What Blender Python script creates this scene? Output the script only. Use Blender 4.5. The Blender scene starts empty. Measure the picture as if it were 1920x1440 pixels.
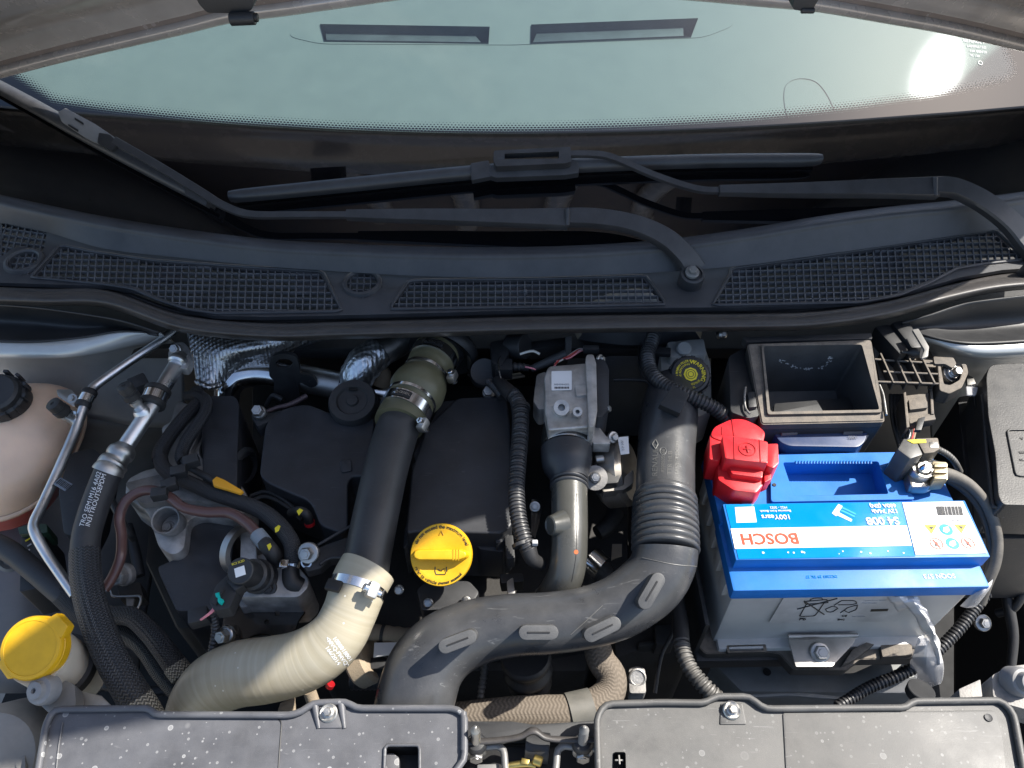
import bpy, bmesh, math, random
from mathutils import Vector, Matrix, geometry
from mathutils.bvhtree import BVHTree
random.seed(7)
SC = bpy.context.scene
COL = SC.collection
V = Vector
# ------------------------------------------------------------------ camera, sky, sun, exposure
FPX, PITCH, CAM = 1450.0, math.radians(48), V((0, 0, 0.735))
cd = bpy.data.cameras.new('camera'); cam = bpy.data.objects.new('camera', cd); COL.objects.link(cam)
cam.location = CAM; cam.rotation_euler = (math.radians(90) - PITCH, 0, 0)
cd.sensor_width = 36; cd.lens = 36 * FPX / 1920; cd.clip_start = 0.02; cd.clip_end = 5000
SC.camera = cam
SUN = V((0.613, 0.183, 0.773)).normalized()
w = bpy.data.worlds.new('World'); SC.world = w; w.use_nodes = True
nt = w.node_tree; bg = nt.nodes['Background']
sky = nt.nodes.new('ShaderNodeTexSky'); sky.sky_type = 'NISHITA'; sky.sun_disc = False
sky.sun_elevation = math.asin(SUN.z); sky.sun_rotation = math.atan2(SUN.x, SUN.y)
sky.air_density = 1.0; sky.dust_density = 1.5; sky.ozone_density = 1.0
ct = nt.nodes.new('ShaderNodeTexCoord'); cm = nt.nodes.new('ShaderNodeMapping'); cm.inputs['Scale'].default_value = (1.6, 4.0, 2.2); nt.links.new(ct.outputs['Generated'], cm.inputs[0])
cn = nt.nodes.new('ShaderNodeTexNoise'); cn.inputs['Scale'].default_value = 1.7; cn.inputs['Detail'].default_value = 8; cn.inputs['Distortion'].default_value = .7; nt.links.new(cm.outputs[0], cn.inputs['Vector'])
crp = nt.nodes.new('ShaderNodeValToRGB'); crp.color_ramp.elements[0].position = .58; crp.color_ramp.elements[1].position = .85; nt.links.new(cn.outputs[0], crp.inputs[0])
cx = nt.nodes.new('ShaderNodeMix'); cx.data_type = 'RGBA'; nt.links.new(crp.outputs[0], cx.inputs[0]); nt.links.new(sky.outputs[0], cx.inputs[6]); cx.inputs[7].default_value = (5.5, 5.6, 5.8, 1)
nt.links.new(cx.outputs[2], bg.inputs[0]); bg.inputs[1].default_value = 0.12
sd = bpy.data.lights.new('sun', 'SUN'); sun = bpy.data.objects.new('sun', sd); COL.objects.link(sun)
sd.energy = 5.0; sd.angle = math.radians(0.53); sd.color = (1, 0.95, 0.87)
sun.rotation_euler = SUN.to_track_quat('Z', 'Y').to_euler(); sun.location = (3, 1, 4)
vs = SC.view_settings; vs.view_transform = 'Standard'; vs.look = 'None'; vs.exposure = 0.97; vs.gamma = 1
SC.cycles.use_denoising = True
SC.cycles.max_bounces = 8; SC.cycles.transparent_max_bounces = 12
SC.cycles.sample_clamp_indirect = 6; SC.cycles.caustics_reflective = False; SC.cycles.caustics_refractive = False
# ------------------------------------------------------------------ picture points to places
FW = V((0, math.cos(PITCH), -math.sin(PITCH))); UPV = V((0, math.sin(PITCH), math.cos(PITCH)))
def ray(px, py):
    return FW + V((1, 0, 0)) * ((px - 960) / FPX) + UPV * ((720 - py) / FPX)
def P(px, py, z):
    d = ray(px, py); return CAM + d * ((z - CAM.z) / d.z)
def PY(px, py, y):
    d = ray(px, py); return CAM + d * (y / d.y)
def PP(t):                       # (px, py, z) or a point already in the place
    return t if isinstance(t, Vector) else P(*t)
def M(p, n):                     # n picture pixels at place p, in metres
    return n * (p - CAM).dot(FW) / FPX
def proj(p):
    q = p - CAM; d = q.dot(FW); return 960 + FPX * q.x / d, 720 - FPX * q.dot(UPV) / d
# windshield surface: y = GA + GB x^2 + GC (z - .06)
GA, GB, GC = 0.80, 0.20, 1.88
def G(px, py, off=0.0):          # point on the glass (off: above it) seen at px, py
    d = ray(px, py); lo, hi = 0.3, 4.0
    for _ in range(40):
        t = (lo + hi) / 2; q = CAM + d * t
        if q.y - off * -0.47 - GA - GB * q.x ** 2 - GC * (q.z - off * 0.88 - .06) < 0: lo = t
        else: hi = t
    return CAM + d * lo
def GN(p):
    return V((2 * GB * p.x, -1, GC)).normalized()
# ------------------------------------------------------------------ scene bookkeeping
ROOTS = []
def thing(name, label, cat, group=None):
    o = bpy.data.objects.new(name, None); o.empty_display_size = 0.03; COL.objects.link(o)
    o['label'] = label; o['category'] = cat
    if group: o['group'] = group
    ROOTS.append(o); return o
def tag(o, label, cat, group=None):
    o['label'] = label; o['category'] = cat
    if group: o['group'] = group
    return o
def struct(o):
    o['kind'] = 'structure'; return o
def link(name, me, mat, parent=None, smooth=40):
    o = bpy.data.objects.new(name, me); COL.objects.link(o)
    if mat: me.materials.append(mat)
    if smooth is not None:
        me.polygons.foreach_set('use_smooth', [True] * len(me.polygons))
        if smooth < 180: me.set_sharp_from_angle(angle=math.radians(smooth))
    if parent: o.parent = parent
    return o
def mesh(name, vs_, fs, mat, parent=None, smooth=40, uv=None):
    me = bpy.data.meshes.new(name); me.from_pydata([tuple(v) for v in vs_], [], fs); me.update()
    if uv:
        l = me.uv_layers.new(name='UVMap')
        for p in me.polygons:
            for li in p.loop_indices: l.data[li].uv = uv[li] if len(uv) == len(me.loops) else uv[me.loops[li].vertex_index]
    return link(name, me, mat, parent, smooth)
def bmo(name, bm, mat, parent=None, smooth=40):
    bmesh.ops.recalc_face_normals(bm, faces=bm.faces)
    me = bpy.data.meshes.new(name); bm.to_mesh(me); bm.free()
    return link(name, me, mat, parent, smooth)
# ------------------------------------------------------------------ shapes
def cr(pts, n):                  # Catmull-Rom through tuples/vectors of any length, n steps per span
    out = []; L = len(pts)
    for i in range(L - 1):
        a, b, c, d = pts[max(i - 1, 0)], pts[i], pts[i + 1], pts[min(i + 2, L - 1)]
        for k in range(n):
            t = k / n
            out.append(tuple(0.5 * (2 * b[j] + (c[j] - a[j]) * t + (2 * a[j] - 5 * b[j] + 4 * c[j] - d[j]) * t * t + (3 * b[j] - a[j] - 3 * c[j] + d[j]) * t ** 3) for j in range(len(b))))
    out.append(tuple(pts[-1])); return out
def resample(pts, ds):           # evenly spaced tuples along the first three entries
    acc = [0.0]
    for a, b in zip(pts, pts[1:]): acc.append(acc[-1] + math.dist(a[:3], b[:3]))
    n = max(2, int(acc[-1] / ds) + 1); out = []; j = 0
    for i in range(n):
        s = acc[-1] * i / (n - 1)
        while j < len(acc) - 2 and acc[j + 1] < s: j += 1
        f = 0 if acc[j + 1] == acc[j] else (s - acc[j]) / (acc[j + 1] - acc[j])
        out.append((s,) + tuple(pts[j][k] * (1 - f) + pts[j + 1][k] * f for k in range(len(pts[0]))))
    return out, acc[-1]
def path(spec):                  # [(px, py, z, r_px)] -> smooth (x, y, z, r)
    pts = []
    for t in spec:
        p = PP(t[0]) if isinstance(t[0], Vector) else P(*t[:3]); r = t[1] if isinstance(t[0], Vector) else M(p, t[3])
        pts.append((p.x, p.y, p.z, r))
    return pts
def tube(name, spec, mat, parent=None, n=20, ds=0.004, prof=None, cap=True, curve=True, squash=None, smooth=50, wall=0):
    pts = path(spec)
    if curve and len(pts) > 2: pts = cr(pts, 12)
    rs, L = resample(pts, ds); vs_, fs, uv = [], [], []
    tan = []
    for i in range(len(rs)):
        a, b = rs[max(i - 1, 0)], rs[min(i + 1, len(rs) - 1)]
        tan.append((V(b[1:4]) - V(a[1:4])).normalized())
    nrm = tan[0].orthogonal().normalized()
    up = V((0, 0, 1)) if abs(tan[0].z) < .9 else V((0, 1, 0))
    nrm = (up - tan[0] * up.dot(tan[0])).normalized()
    fr = []
    for i, t in enumerate(tan):
        nrm = (nrm - t * nrm.dot(t)).normalized(); fr.append((nrm.copy(), t.cross(nrm)))
    for i, q in enumerate(rs):
        s, c, r = q[0], V(q[1:4]), q[4]
        if prof: r = prof(s, L, r)
        for k in range(n):
            a = 2 * math.pi * k / n
            e = fr[i][0] * math.cos(a) * (squash or 1) + fr[i][1] * math.sin(a)
            vs_.append(c + e * r)
    m = len(rs); fuv = []
    for i in range(m - 1):
        for k in range(n):
            k2 = (k + 1) % n
            fs.append((i * n + k, i * n + k2, (i + 1) * n + k2, (i + 1) * n + k))
            s0, s1 = rs[i][0], rs[i + 1][0]
            fuv += [(k / n, s0), ((k + 1) / n, s0), ((k + 1) / n, s1), (k / n, s1)]
    if cap:
        for i0, rev in ((0, True), ((m - 1) * n, False)):
            f = list(range(i0, i0 + n)); fs.append(f[::-1] if rev else f); fuv += [(0, 0)] * n
    o = mesh(name, vs_, fs, mat, parent, smooth, fuv)
    o.data.update(); return o
def frame(axis, ref=None):
    z = V(axis).normalized(); r = V(ref) if ref else (V((0, 1, 0)) if abs(z.y) < .9 else V((1, 0, 0)))
    x = r.cross(z).normalized(); return x, z.cross(x), z
def lathe(name, o, axis, prof, mat, parent=None, n=32, smooth=35, sx=1.0, ref=None, cap=True):
    x, y, z = frame(axis, ref); vs_, fs = [], []
    for r, h in prof:
        for k in range(n):
            a = 2 * math.pi * k / n; vs_.append(o + x * (r * math.cos(a) * sx) + y * (r * math.sin(a)) + z * h)
    for i in range(len(prof) - 1):
        for k in range(n):
            k2 = (k + 1) % n; fs.append((i * n + k, i * n + k2, (i + 1) * n + k2, (i + 1) * n + k))
    if abs(prof[0][0] - prof[-1][0]) < 1e-7 and prof[0][0] > 1e-5 and abs(prof[0][1] - prof[-1][1]) < .02 and len(prof) < 6:
        cap = False; i = len(prof) - 1
        for k in range(n): fs.append((i * n + k, i * n + (k + 1) % n, (k + 1) % n, k))
    if cap and prof[0][0] > 1e-5: fs.append(tuple(range(n))[::-1])
    if cap and prof[-1][0] > 1e-5: fs.append(tuple(range((len(prof) - 1) * n, len(prof) * n)))
    bm = bmesh.new(); me = bpy.data.meshes.new('t'); me.from_pydata([tuple(v) for v in vs_], [], fs); bm.from_mesh(me); bpy.data.meshes.remove(me)
    bmesh.ops.remove_doubles(bm, verts=bm.verts, dist=1e-6)
    return bmo(name, bm, mat, parent, smooth)
def cyl(name, a, b, r, mat, parent=None, r2=None, bev=0.0008, n=24):
    a, b = PP(a), PP(b); r2 = r if r2 is None else r2; L = (b - a).length
    return lathe(name, a, b - a, [(0, 0), (r - bev, 0), (r, bev), (r2, L - bev), (r2 - bev, L), (0, L)], mat, parent, n)
def rpoly(pts, r, n=4):          # round the corners of a 2-D outline
    out = []; L = len(pts)
    for i in range(L):
        a, b, c = V(pts[i - 1][:2]), V(pts[i][:2]), V(pts[(i + 1) % L][:2])
        rr = pts[i][2] if len(pts[i]) > 2 else r
        da, dc = (a - b), (c - b); d = min(rr, da.length * .48, dc.length * .48)
        if d < .05: out.append((b.x, b.y)); continue
        p0, p1 = b + da.normalized() * d, b + dc.normalized() * d
        for k in range(n + 1):
            t = k / n; q = p0 * (1 - t) ** 2 + b * 2 * t * (1 - t) + p1 * t * t; out.append((q.x, q.y))
    return out
def solid(name, top, down, mat, parent=None, bev=0.002, seg=2, smooth=40, taper=0.0, bottom_bev=False):
    bm = bmesh.new(); n = len(top); c = sum(top, V()) / n
    tv = [bm.verts.new(p) for p in top]
    bv = [bm.verts.new(p + down + (p - c) * taper) for p in top]
    ft = bm.faces.new(tv); bm.faces.new(bv[::-1])
    for i in range(n): bm.faces.new((tv[i], tv[(i + 1) % n], bv[(i + 1) % n], bv[i]))
    bmesh.ops.recalc_face_normals(bm, faces=bm.faces)
    if bev:
        es = list(ft.edges)
        for e in bm.edges:
            if e in es: continue
            if len(e.link_faces) == 2 and e.calc_face_angle() > .7 and (bottom_bev or (e.verts[0] in tv) != (e.verts[1] in tv)): es.append(e)
        bmesh.ops.bevel(bm, geom=es, offset=bev, segments=seg, affect='EDGES', clamp_overlap=True, profile=.6)
    return bmo(name, bm, mat, parent, smooth)
def prism(name, pts, z, h, mat, parent=None, bev=0.002, rnd=0, seg=2, taper=0.0, smooth=40, zf=None):
    if rnd: pts = rpoly(pts, rnd)
    top = [P(p[0], p[1], zf(p[0], p[1]) if zf else z) for p in pts]
    return solid(name, top, V((0, 0, -h)), mat, parent, bev, seg, smooth, taper)
def box(name, c, size, mat, parent=None, bev=0.0015, rot=None, ax=None):
    X, Y, Z = ax if ax else (V((1, 0, 0)), V((0, 1, 0)), V((0, 0, 1)))
    if rot:
        R = Matrix.Rotation(rot, 3, 'Z'); X, Y = R @ X, R @ Y
    c = PP(c); a, b, d = size[0] / 2, size[1] / 2, size[2] / 2
    top = [c + X * i * a + Y * j * b + Z * d for i, j in ((-1, -1), (1, -1), (1, 1), (-1, 1))]
    return solid(name, top, Z * (-2 * d), mat, parent, min(bev, a * .9, b * .9, d * .9), 2, 40, 0, True)
def sheet(name, loops, mp, th, mat, parent=None, smooth=40, bev=0):   # plate with holes; mp(px,py) -> place
    if not callable(mp):
        z0 = mp; mp = lambda x, y: P(x, y, z0)
    flat = [p for l in loops for p in l]
    tri = geometry.tessellate_polygon([[V((p[0], p[1], 0)) for p in l] for l in loops])
    top = [mp(p[0], p[1]) for p in flat]; dn = th if isinstance(th, Vector) else V((0, 0, -th)); n = len(flat)
    vs_ = top + [p + dn for p in top]; fs = [t for t in tri] + [tuple(i + n for i in t)[::-1] for t in tri]
    k = 0
    for l in loops:
        m = len(l)
        for i in range(m): fs.append((k + i, k + (i + 1) % m, n + k + (i + 1) % m, n + k + i))
        k += m
    bm = bmesh.new(); me = bpy.data.meshes.new('t'); me.from_pydata([tuple(v) for v in vs_], [], fs); bm.from_mesh(me); bpy.data.meshes.remove(me)
    bmesh.ops.recalc_face_normals(bm, faces=bm.faces)
    if bev:
        bmesh.ops.dissolve_limit(bm, angle_limit=.02, verts=bm.verts, edges=bm.edges)
        es = [e for e in bm.edges if len(e.link_faces) == 2 and e.calc_face_angle() > .8]
        bmesh.ops.bevel(bm, geom=es, offset=bev, segments=2, affect='EDGES', clamp_overlap=True)
    return bmo(name, bm, mat, parent, smooth)
def loft(name, rows, mat, parent=None, nu=8, nv=4, smooth=60, thick=0, closed=False):
    """rows of equal-length lists of places; smooth both ways"""
    R = [cr([tuple(p) for p in r], nu) if nu > 1 else [tuple(p) for p in r] for r in rows]
    cols = list(zip(*R)); cols = [cr(list(c), nv) if nv > 1 else list(c) for c in cols]
    m, n = len(cols), len(cols[0]); vs_ = [p for c in cols for p in c]
    fs = [(i * n + j, (i + 1) * n + j, (i + 1) * n + j + 1, i * n + j + 1) for i in range(m - 1) for j in range(n - 1)]
    uv = [(i / (m - 1), j / (n - 1)) for i in range(m) for j in range(n)]
    o = mesh(name, vs_, fs, mat, parent, smooth, uv)
    if thick:
        md = o.modifiers.new('solid', 'SOLIDIFY'); md.thickness = thick; md.offset = -1
    return o
def sweep(name, pts, prof, mat, parent=None, nrm=None, smooth=35, close=True):
    """pts: (place, half_width, half_height); prof: closed unit outline; nrm: up direction(s)"""
    vs_, fs = [], []; n = len(prof); m = len(pts)
    for i, (c, hw, hh) in enumerate(pts):
        t = (pts[min(i + 1, m - 1)][0] - pts[max(i - 1, 0)][0]).normalized()
        u = nrm(c) if callable(nrm) else (V(nrm) if nrm else V((0, 0, 1)))
        s = t.cross(u).normalized(); u = s.cross(t)
        for a, b in prof: vs_.append(c + s * a * hw + u * b * hh)
    for i in range(m - 1):
        for k in range(n):
            k2 = (k + 1) % n; fs.append((i * n + k, i * n + k2, (i + 1) * n + k2, (i + 1) * n + k))
    fs.append(tuple(range(n))[::-1]); fs.append(tuple(range((m - 1) * n, m * n)))
    bm = bmesh.new(); me = bpy.data.meshes.new('t'); me.from_pydata([tuple(v) for v in vs_], [], fs); bm.from_mesh(me); bpy.data.meshes.remove(me)
    return bmo(name, bm, mat, parent, smooth)
RECT = [(-1, -1), (1, -1), (1, .5), (.86, 1), (-.86, 1), (-1, .5)]
def bolt(p, r, mat, parent, axis=(0, -.5, .86), h=None, washer=1.6, hexn=6, name='bolt'):
    p = PP(p); h = h or r * .9; x, y, z = frame(axis); bm = bmesh.new()
    def ring(rad, hh, n, off=0): return [bm.verts.new(p + x * rad * math.cos(2 * math.pi * (k + off) / n) + y * rad * math.sin(2 * math.pi * (k + off) / n) + z * hh) for k in range(n)]
    def skin(rs):
        for a, b in zip(rs, rs[1:]):
            for k in range(len(a)): bm.faces.new((a[k], a[(k + 1) % len(a)], b[(k + 1) % len(a)], b[k]))
        bm.faces.new(rs[-1]); bm.faces.new(rs[0][::-1])
    n = 20
    skin([ring(r * washer, -r * .5, n), ring(r * washer, r * .1, n), ring(r * washer * .93, r * .22, n), ring(r * 1.02, r * .3, n)])
    skin([ring(r, r * .25, hexn), ring(r, r * .25 + h * .82, hexn), ring(r * .86, r * .25 + h, hexn)])
    d = [ring(r * .55, r * .25 + h - r * .02, 12), ring(r * .5, r * .25 + h + r * .1, 12)]; skin(d)
    return bmo(name, bm, mat, parent, 30)
def ringbars(name, segs, w, h, mat, parent=None):     # straight bars: list of (place a, place b)
    vs_, fs = [], []
    for a, b in segs:
        t = (b - a).normalized(); s = t.cross(V((0, 0, 1))).normalized() * (w / 2); k = len(vs_)
        for q in (a, b):
            vs_ += [q - s, q + s, q + s - V((0, 0, h)), q - s - V((0, 0, h))]
        fs += [(k, k + 1, k + 5, k + 4), (k + 1, k + 2, k + 6, k + 5), (k + 2, k + 3, k + 7, k + 6), (k + 3, k, k + 4, k + 7), (k, k + 3, k + 2, k + 1), (k + 4, k + 5, k + 6, k + 7)]
    return mesh(name, vs_, fs, mat, parent, None)
def clip(poly, a, b):            # pieces of segment a-b inside poly (2-D)
    ts = [0, 1]; d = (b[0] - a[0], b[1] - a[1]); n = len(poly)
    for i in range(n):
        p, q = poly[i], poly[(i + 1) % n]; e = (q[0] - p[0], q[1] - p[1]); den = d[0] * e[1] - d[1] * e[0]
        if abs(den) < 1e-9: continue
        t = ((p[0] - a[0]) * e[1] - (p[1] - a[1]) * e[0]) / den; u = ((p[0] - a[0]) * d[1] - (p[1] - a[1]) * d[0]) / den
        if 0 < t < 1 and 0 <= u <= 1: ts.append(t)
    ts.sort(); out = []
    for t0, t1 in zip(ts, ts[1:]):
        if t1 - t0 < 1e-6: continue
        m = (t0 + t1) / 2; x, y = a[0] + d[0] * m, a[1] + d[1] * m; ins = False
        for i in range(n):
            p, q = poly[i], poly[(i + 1) % n]
            if (p[1] > y) != (q[1] > y) and x < (q[0] - p[0]) * (y - p[1]) / (q[1] - p[1]) + p[0]: ins = not ins
        if ins: out.append(((a[0] + d[0] * t0, a[1] + d[1] * t0), (a[0] + d[0] * t1, a[1] + d[1] * t1)))
    return out
def circ(cx, cy, rx, ry=None, n=28): return [(cx + rx * math.cos(2 * math.pi * k / n), cy + (ry or rx) * math.sin(2 * math.pi * k / n)) for k in range(n)]
def textmesh(body, size, bold=0.0, ext=0.0002, align='CENTER', spacing=1.0, valign='CENTER'):
    c = bpy.data.curves.new('t', 'FONT'); c.body = body; c.size = size; c.align_x = align; c.align_y = valign; c.offset = bold * size
    c.extrude = ext; c.resolution_u = 3; c.space_character = spacing
    o = bpy.data.objects.new('t', c); COL.objects.link(o); dg = bpy.context.evaluated_depsgraph_get(); dg.update()
    me = bpy.data.meshes.new_from_object(o.evaluated_get(dg)); bpy.data.objects.remove(o); bpy.data.curves.remove(c); return me
def text(body, p, hpx, mat, parent, xd=(1, 0, 0), yd=(0, 1, 0), bold=0.0, align='CENTER', spacing=1.0, wrap=None, sx=1.0, name='lettering', ext=0.0002):
    """flat text at place p; wrap(x, y, h) bends it on a surface instead; hpx: capital height in picture pixels"""
    p = PP(p); me = textmesh(body, M(p, hpx) / 0.69, bold, ext, align, spacing)
    X, Y = V(xd).normalized(), V(yd).normalized(); Z = X.cross(Y).normalized(); Y = Z.cross(X)
    for v in me.vertices:
        v.co = wrap(v.co.x * sx, v.co.y, v.co.z) if wrap else p + X * v.co.x * sx + Y * v.co.y + Z * v.co.z
    return link(name, me, mat, parent, None)
TREES = {}
def hit(o, px, py, lift=.0):     # where the line of sight through px, py meets object o
    if o.name not in TREES: TREES[o.name] = BVHTree.FromPolygons([v.co.copy() for v in o.data.vertices], [tuple(p.vertices) for p in o.data.polygons])
    d = ray(px, py).normalized(); p, n, i, t = TREES[o.name].ray_cast(CAM, d)
    if p is None: return None
    if n.dot(d) > 0: n = -n
    return p + n * lift
def decal(body, o, px, py, ang, hpx, mat, parent, bold=0.0, sx=1.0, lift=.0004, name='lettering', spacing=1.0):
    me = textmesh(body, hpx / .69, bold, 0.0, 'CENTER', spacing); c, s = math.cos(math.radians(ang)), math.sin(math.radians(ang)); last = PP((px, py, 0))
    for v in me.vertices:
        x, y = v.co.x * sx, v.co.y; p = hit(o, px + x * c - y * s, py - (x * s + y * c), lift); last = p or last; v.co = last
    return link(name, me, mat, parent, None)
def dline(name, o, pts, r, mat, parent, curve=True):
    q = [hit(o, x, y, r * .3) for x, y in (cr(pts, 6) if curve and len(pts) > 2 else pts)]; q = [p for p in q if p]
    return tube(name, [(p, r) for p in q], mat, parent, n=6, ds=.002, curve=False)
def clampband(name, spec, mat, parent, screw=None, w=None):
    o = tube(name, spec, mat, parent, n=32, ds=0.003, curve=False, cap=False)
    md = o.modifiers.new('solid', 'SOLIDIFY'); md.thickness = .0012; md.offset = 1; return o
def corr(pitch, amp=.12, fill=.6):
    def f(s, L, r):
        t = (s / pitch) % 1.0
        return r * (1 - amp + amp * 1.6 * (0.5 + 0.5 * math.tanh(4 * math.sin(2 * math.pi * t) + fill)))*.95
    return f
# ------------------------------------------------------------------ materials
MT = {}
def nodes(name):
    m = bpy.data.materials.new(name); m.use_nodes = True; t = m.node_tree
    b = t.nodes['Principled BSDF']; MT[name] = m
    def N(typ, **k):
        n = t.nodes.new(typ)
        for a, v in k.items():
            if a == 'i':
                for q, x in v.items(): n.inputs[q].default_value = x
            else: setattr(n, a, v)
        return n
    def L(a, bb): t.links.new(a, bb)
    return m, t, b, N, L
def ramp(N, L, src, stops):
    r = N('ShaderNodeValToRGB'); e = r.color_ramp.elements
    while len(e) < len(stops): e.new(.5)
    for el, (p, c) in zip(e, stops): el.position = p; el.color = (c, c, c, 1) if not isinstance(c, tuple) else c + (1,)
    L(src, r.inputs[0]); return r.outputs[0]
def mathn(N, L, op, a, b=None, c=None):
    n = N('ShaderNodeMath', operation=op)
    for i, x in enumerate((a, b, c)):
        if x is None: continue
        if isinstance(x, (int, float)): n.inputs[i].default_value = x
        else: L(x, n.inputs[i])
    return n.outputs[0]
def mixc(N, L, f, a, b):
    n = N('ShaderNodeMix', data_type='RGBA')
    for i, x in ((0, f), (6, a), (7, b)):
        if isinstance(x, (int, float)): n.inputs[i].default_value = x
        elif isinstance(x, tuple): n.inputs[i].default_value = x + (1,)
        else: L(x, n.inputs[i])
    return n.outputs[2]
def mat(name, col, rough=.5, metal=0.0, spec=.5, var=.25, vs=25, dust=0.0, dcol=(.30, .26, .21), bump=.0, bs=900, coat=0.0, rvar=.12, scratch=0.0, spots=0.0, sss=0.0, trans=0.0, aniso=0.0, big=0.0, bigs=14):
    m, t, b, N, L = nodes(name)
    tc = N('ShaderNodeTexCoord').outputs['Object']
    n1 = N('ShaderNodeTexNoise', i={'Scale': vs, 'Detail': 6, 'Roughness': .6}); L(tc, n1.inputs['Vector'])
    f = ramp(N, L, n1.outputs[0], [(.3, 0.0), (.7, 1.0)])
    lo = tuple(c * (1 - var) for c in col); hi = tuple(min(1, c * (1 + var)) for c in col)
    c = mixc(N, L, f, lo, hi)
    rg = mathn(N, L, 'MULTIPLY_ADD', f, rvar, rough - rvar / 2)
    if dust:
        g = N('ShaderNodeNewGeometry'); s = N('ShaderNodeSeparateXYZ'); L(g.outputs['Normal'], s.inputs[0])
        n2 = N('ShaderNodeTexNoise', i={'Scale': 60, 'Detail': 9, 'Roughness': .7}); L(tc, n2.inputs['Vector'])
        n3 = N('ShaderNodeTexNoise', i={'Scale': 1400, 'Detail': 2}); L(tc, n3.inputs['Vector'])
        a = ramp(N, L, s.outputs[2], [(.1, .15), (.95, 1.0)]); q = ramp(N, L, n2.outputs[0], [(.32, .25), (.72, 1.0)]); q3 = ramp(N, L, n3.outputs[0], [(.4, .6), (.65, 1.0)])
        k = mathn(N, L, 'MULTIPLY', mathn(N, L, 'MULTIPLY', a, q), mathn(N, L, 'MULTIPLY', q3, dust))
        c = mixc(N, L, k, c, dcol); rg = mathn(N, L, 'MULTIPLY_ADD', k, .35, rg)
    if scratch:
        scratch *= .45
        mp = N('ShaderNodeMapping'); mp.inputs['Scale'].default_value = (14, 120, 60); mp.inputs['Rotation'].default_value = (.3, .2, .6); L(tc, mp.inputs[0])
        n4 = N('ShaderNodeTexNoise', i={'Scale': 2.2, 'Detail': 4, 'Distortion': 1.6}); L(mp.outputs[0], n4.inputs['Vector'])
        k = mathn(N, L, 'MULTIPLY', ramp(N, L, n4.outputs[0], [(.66, 0.0), (.73, 1.0)]), scratch); c = mixc(N, L, k, c, (.45, .45, .45))
    if spots:
        for sc_, amt, th in ((85, 1.0, .62), (190, .8, .6), (40, .3, .82)):
            v = N('ShaderNodeTexVoronoi', i={'Scale': sc_, 'Randomness': 1.0}); L(tc, v.inputs['Vector'])
            sp = N('ShaderNodeSeparateColor'); L(v.outputs['Color'], sp.inputs[0])
            rad = mathn(N, L, 'MULTIPLY', sp.outputs[0], .26); d = v.outputs['Distance']
            ring = mathn(N, L, 'SUBTRACT', 1.0, mathn(N, L, 'MULTIPLY', mathn(N, L, 'ABSOLUTE', mathn(N, L, 'SUBTRACT', d, rad)), 22.0))
            ring = mathn(N, L, 'MAXIMUM', ring, 0.0)
            fill = mathn(N, L, 'MULTIPLY', mathn(N, L, 'LESS_THAN', d, rad), .45)
            on = mathn(N, L, 'GREATER_THAN', sp.outputs[1], th)
            k = mathn(N, L, 'MULTIPLY', mathn(N, L, 'MULTIPLY', mathn(N, L, 'MAXIMUM', ring, fill), on), spots * amt)
            c = mixc(N, L, k, c, (.55, .55, .54))
    if big:
        n5 = N('ShaderNodeTexNoise', i={'Scale': bigs, 'Detail': 4, 'Distortion': .6}); L(tc, n5.inputs['Vector'])
        k = mathn(N, L, 'MULTIPLY', ramp(N, L, n5.outputs[0], [(.45, 0.0), (.75, 1.0)]), big); c = mixc(N, L, k, c, dcol); rg = mathn(N, L, 'MULTIPLY_ADD', k, .2, rg)
    L(c, b.inputs['Base Color']); L(rg, b.inputs['Roughness'])
    b.inputs['Metallic'].default_value = metal; b.inputs['Specular IOR Level'].default_value = spec
    b.inputs['Coat Weight'].default_value = coat; b.inputs['Coat Roughness'].default_value = .08
    b.inputs['Transmission Weight'].default_value = trans; b.inputs['Anisotropic'].default_value = aniso
    if sss:
        b.inputs['Subsurface Weight'].default_value = sss; b.inputs['Subsurface Radius'].default_value = (.01, .008, .006); b.inputs['Subsurface Scale'].default_value = .5
    if bump:
        n6 = N('ShaderNodeTexNoise', i={'Scale': bs, 'Detail': 3}); L(tc, n6.inputs['Vector'])
        bp = N('ShaderNodeBump', i={'Strength': bump, 'Distance': .0006}); L(n6.outputs[0], bp.inputs['Height']); L(bp.outputs[0], b.inputs['Normal'])
    return m
BLK = mat('black_plastic', (.020, .021, .023), .48, bump=.25, bs=1500, dust=.10, dcol=(.14, .13, .12), scratch=.12)
BLKC = mat('satin_black_cover', (.030, .032, .037), .40, bump=.3, bs=1800, dust=.08, dcol=(.16, .15, .14), scratch=.15)
DUCT = mat('duct_plastic', (.034, .036, .040), .28, bump=.2, bs=500, dust=.2, dcol=(.15, .148, .145), scratch=.35, big=.25)
DARK = mat('shade_dark_grimy', (.010, .010, .011), .6, dust=.12, dcol=(.06, .055, .05), bump=.3, bs=300)  # shade of the deep gaps is put into this colour, along with grime
DUSTY = mat('dusty_black_plastic', (.03, .03, .03), .6, dust=.75, dcol=(.36, .30, .235), bump=.3, bs=700)
COWL = mat('cowl_plastic', (.044, .046, .051), .42, bump=.3, bs=1600, dust=.30, dcol=(.14, .135, .13), big=.15)
MESHP = mat('cowl_mesh_plastic', (.10, .104, .112), .55, dust=.3, dcol=(.16, .16, .16))
SEAL = mat('seal_rubber', (.030, .029, .029), .42, bump=.2, bs=900, dust=.45, dcol=(.15, .13, .115))
RUB = mat('rubber', (.016, .016, .017), .55, bump=.3, bs=800, dust=.15, dcol=(.12, .11, .10))
HOSE = mat('ac_hose_rubber', (.024, .025, .028), .5, bump=.25, bs=900, dust=.22, dcol=(.13, .13, .13))
WIPER = mat('wiper_paint', (.030, .031, .034), .38, bump=.35, bs=1400, dust=.35, dcol=(.14, .14, .145))
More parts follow.
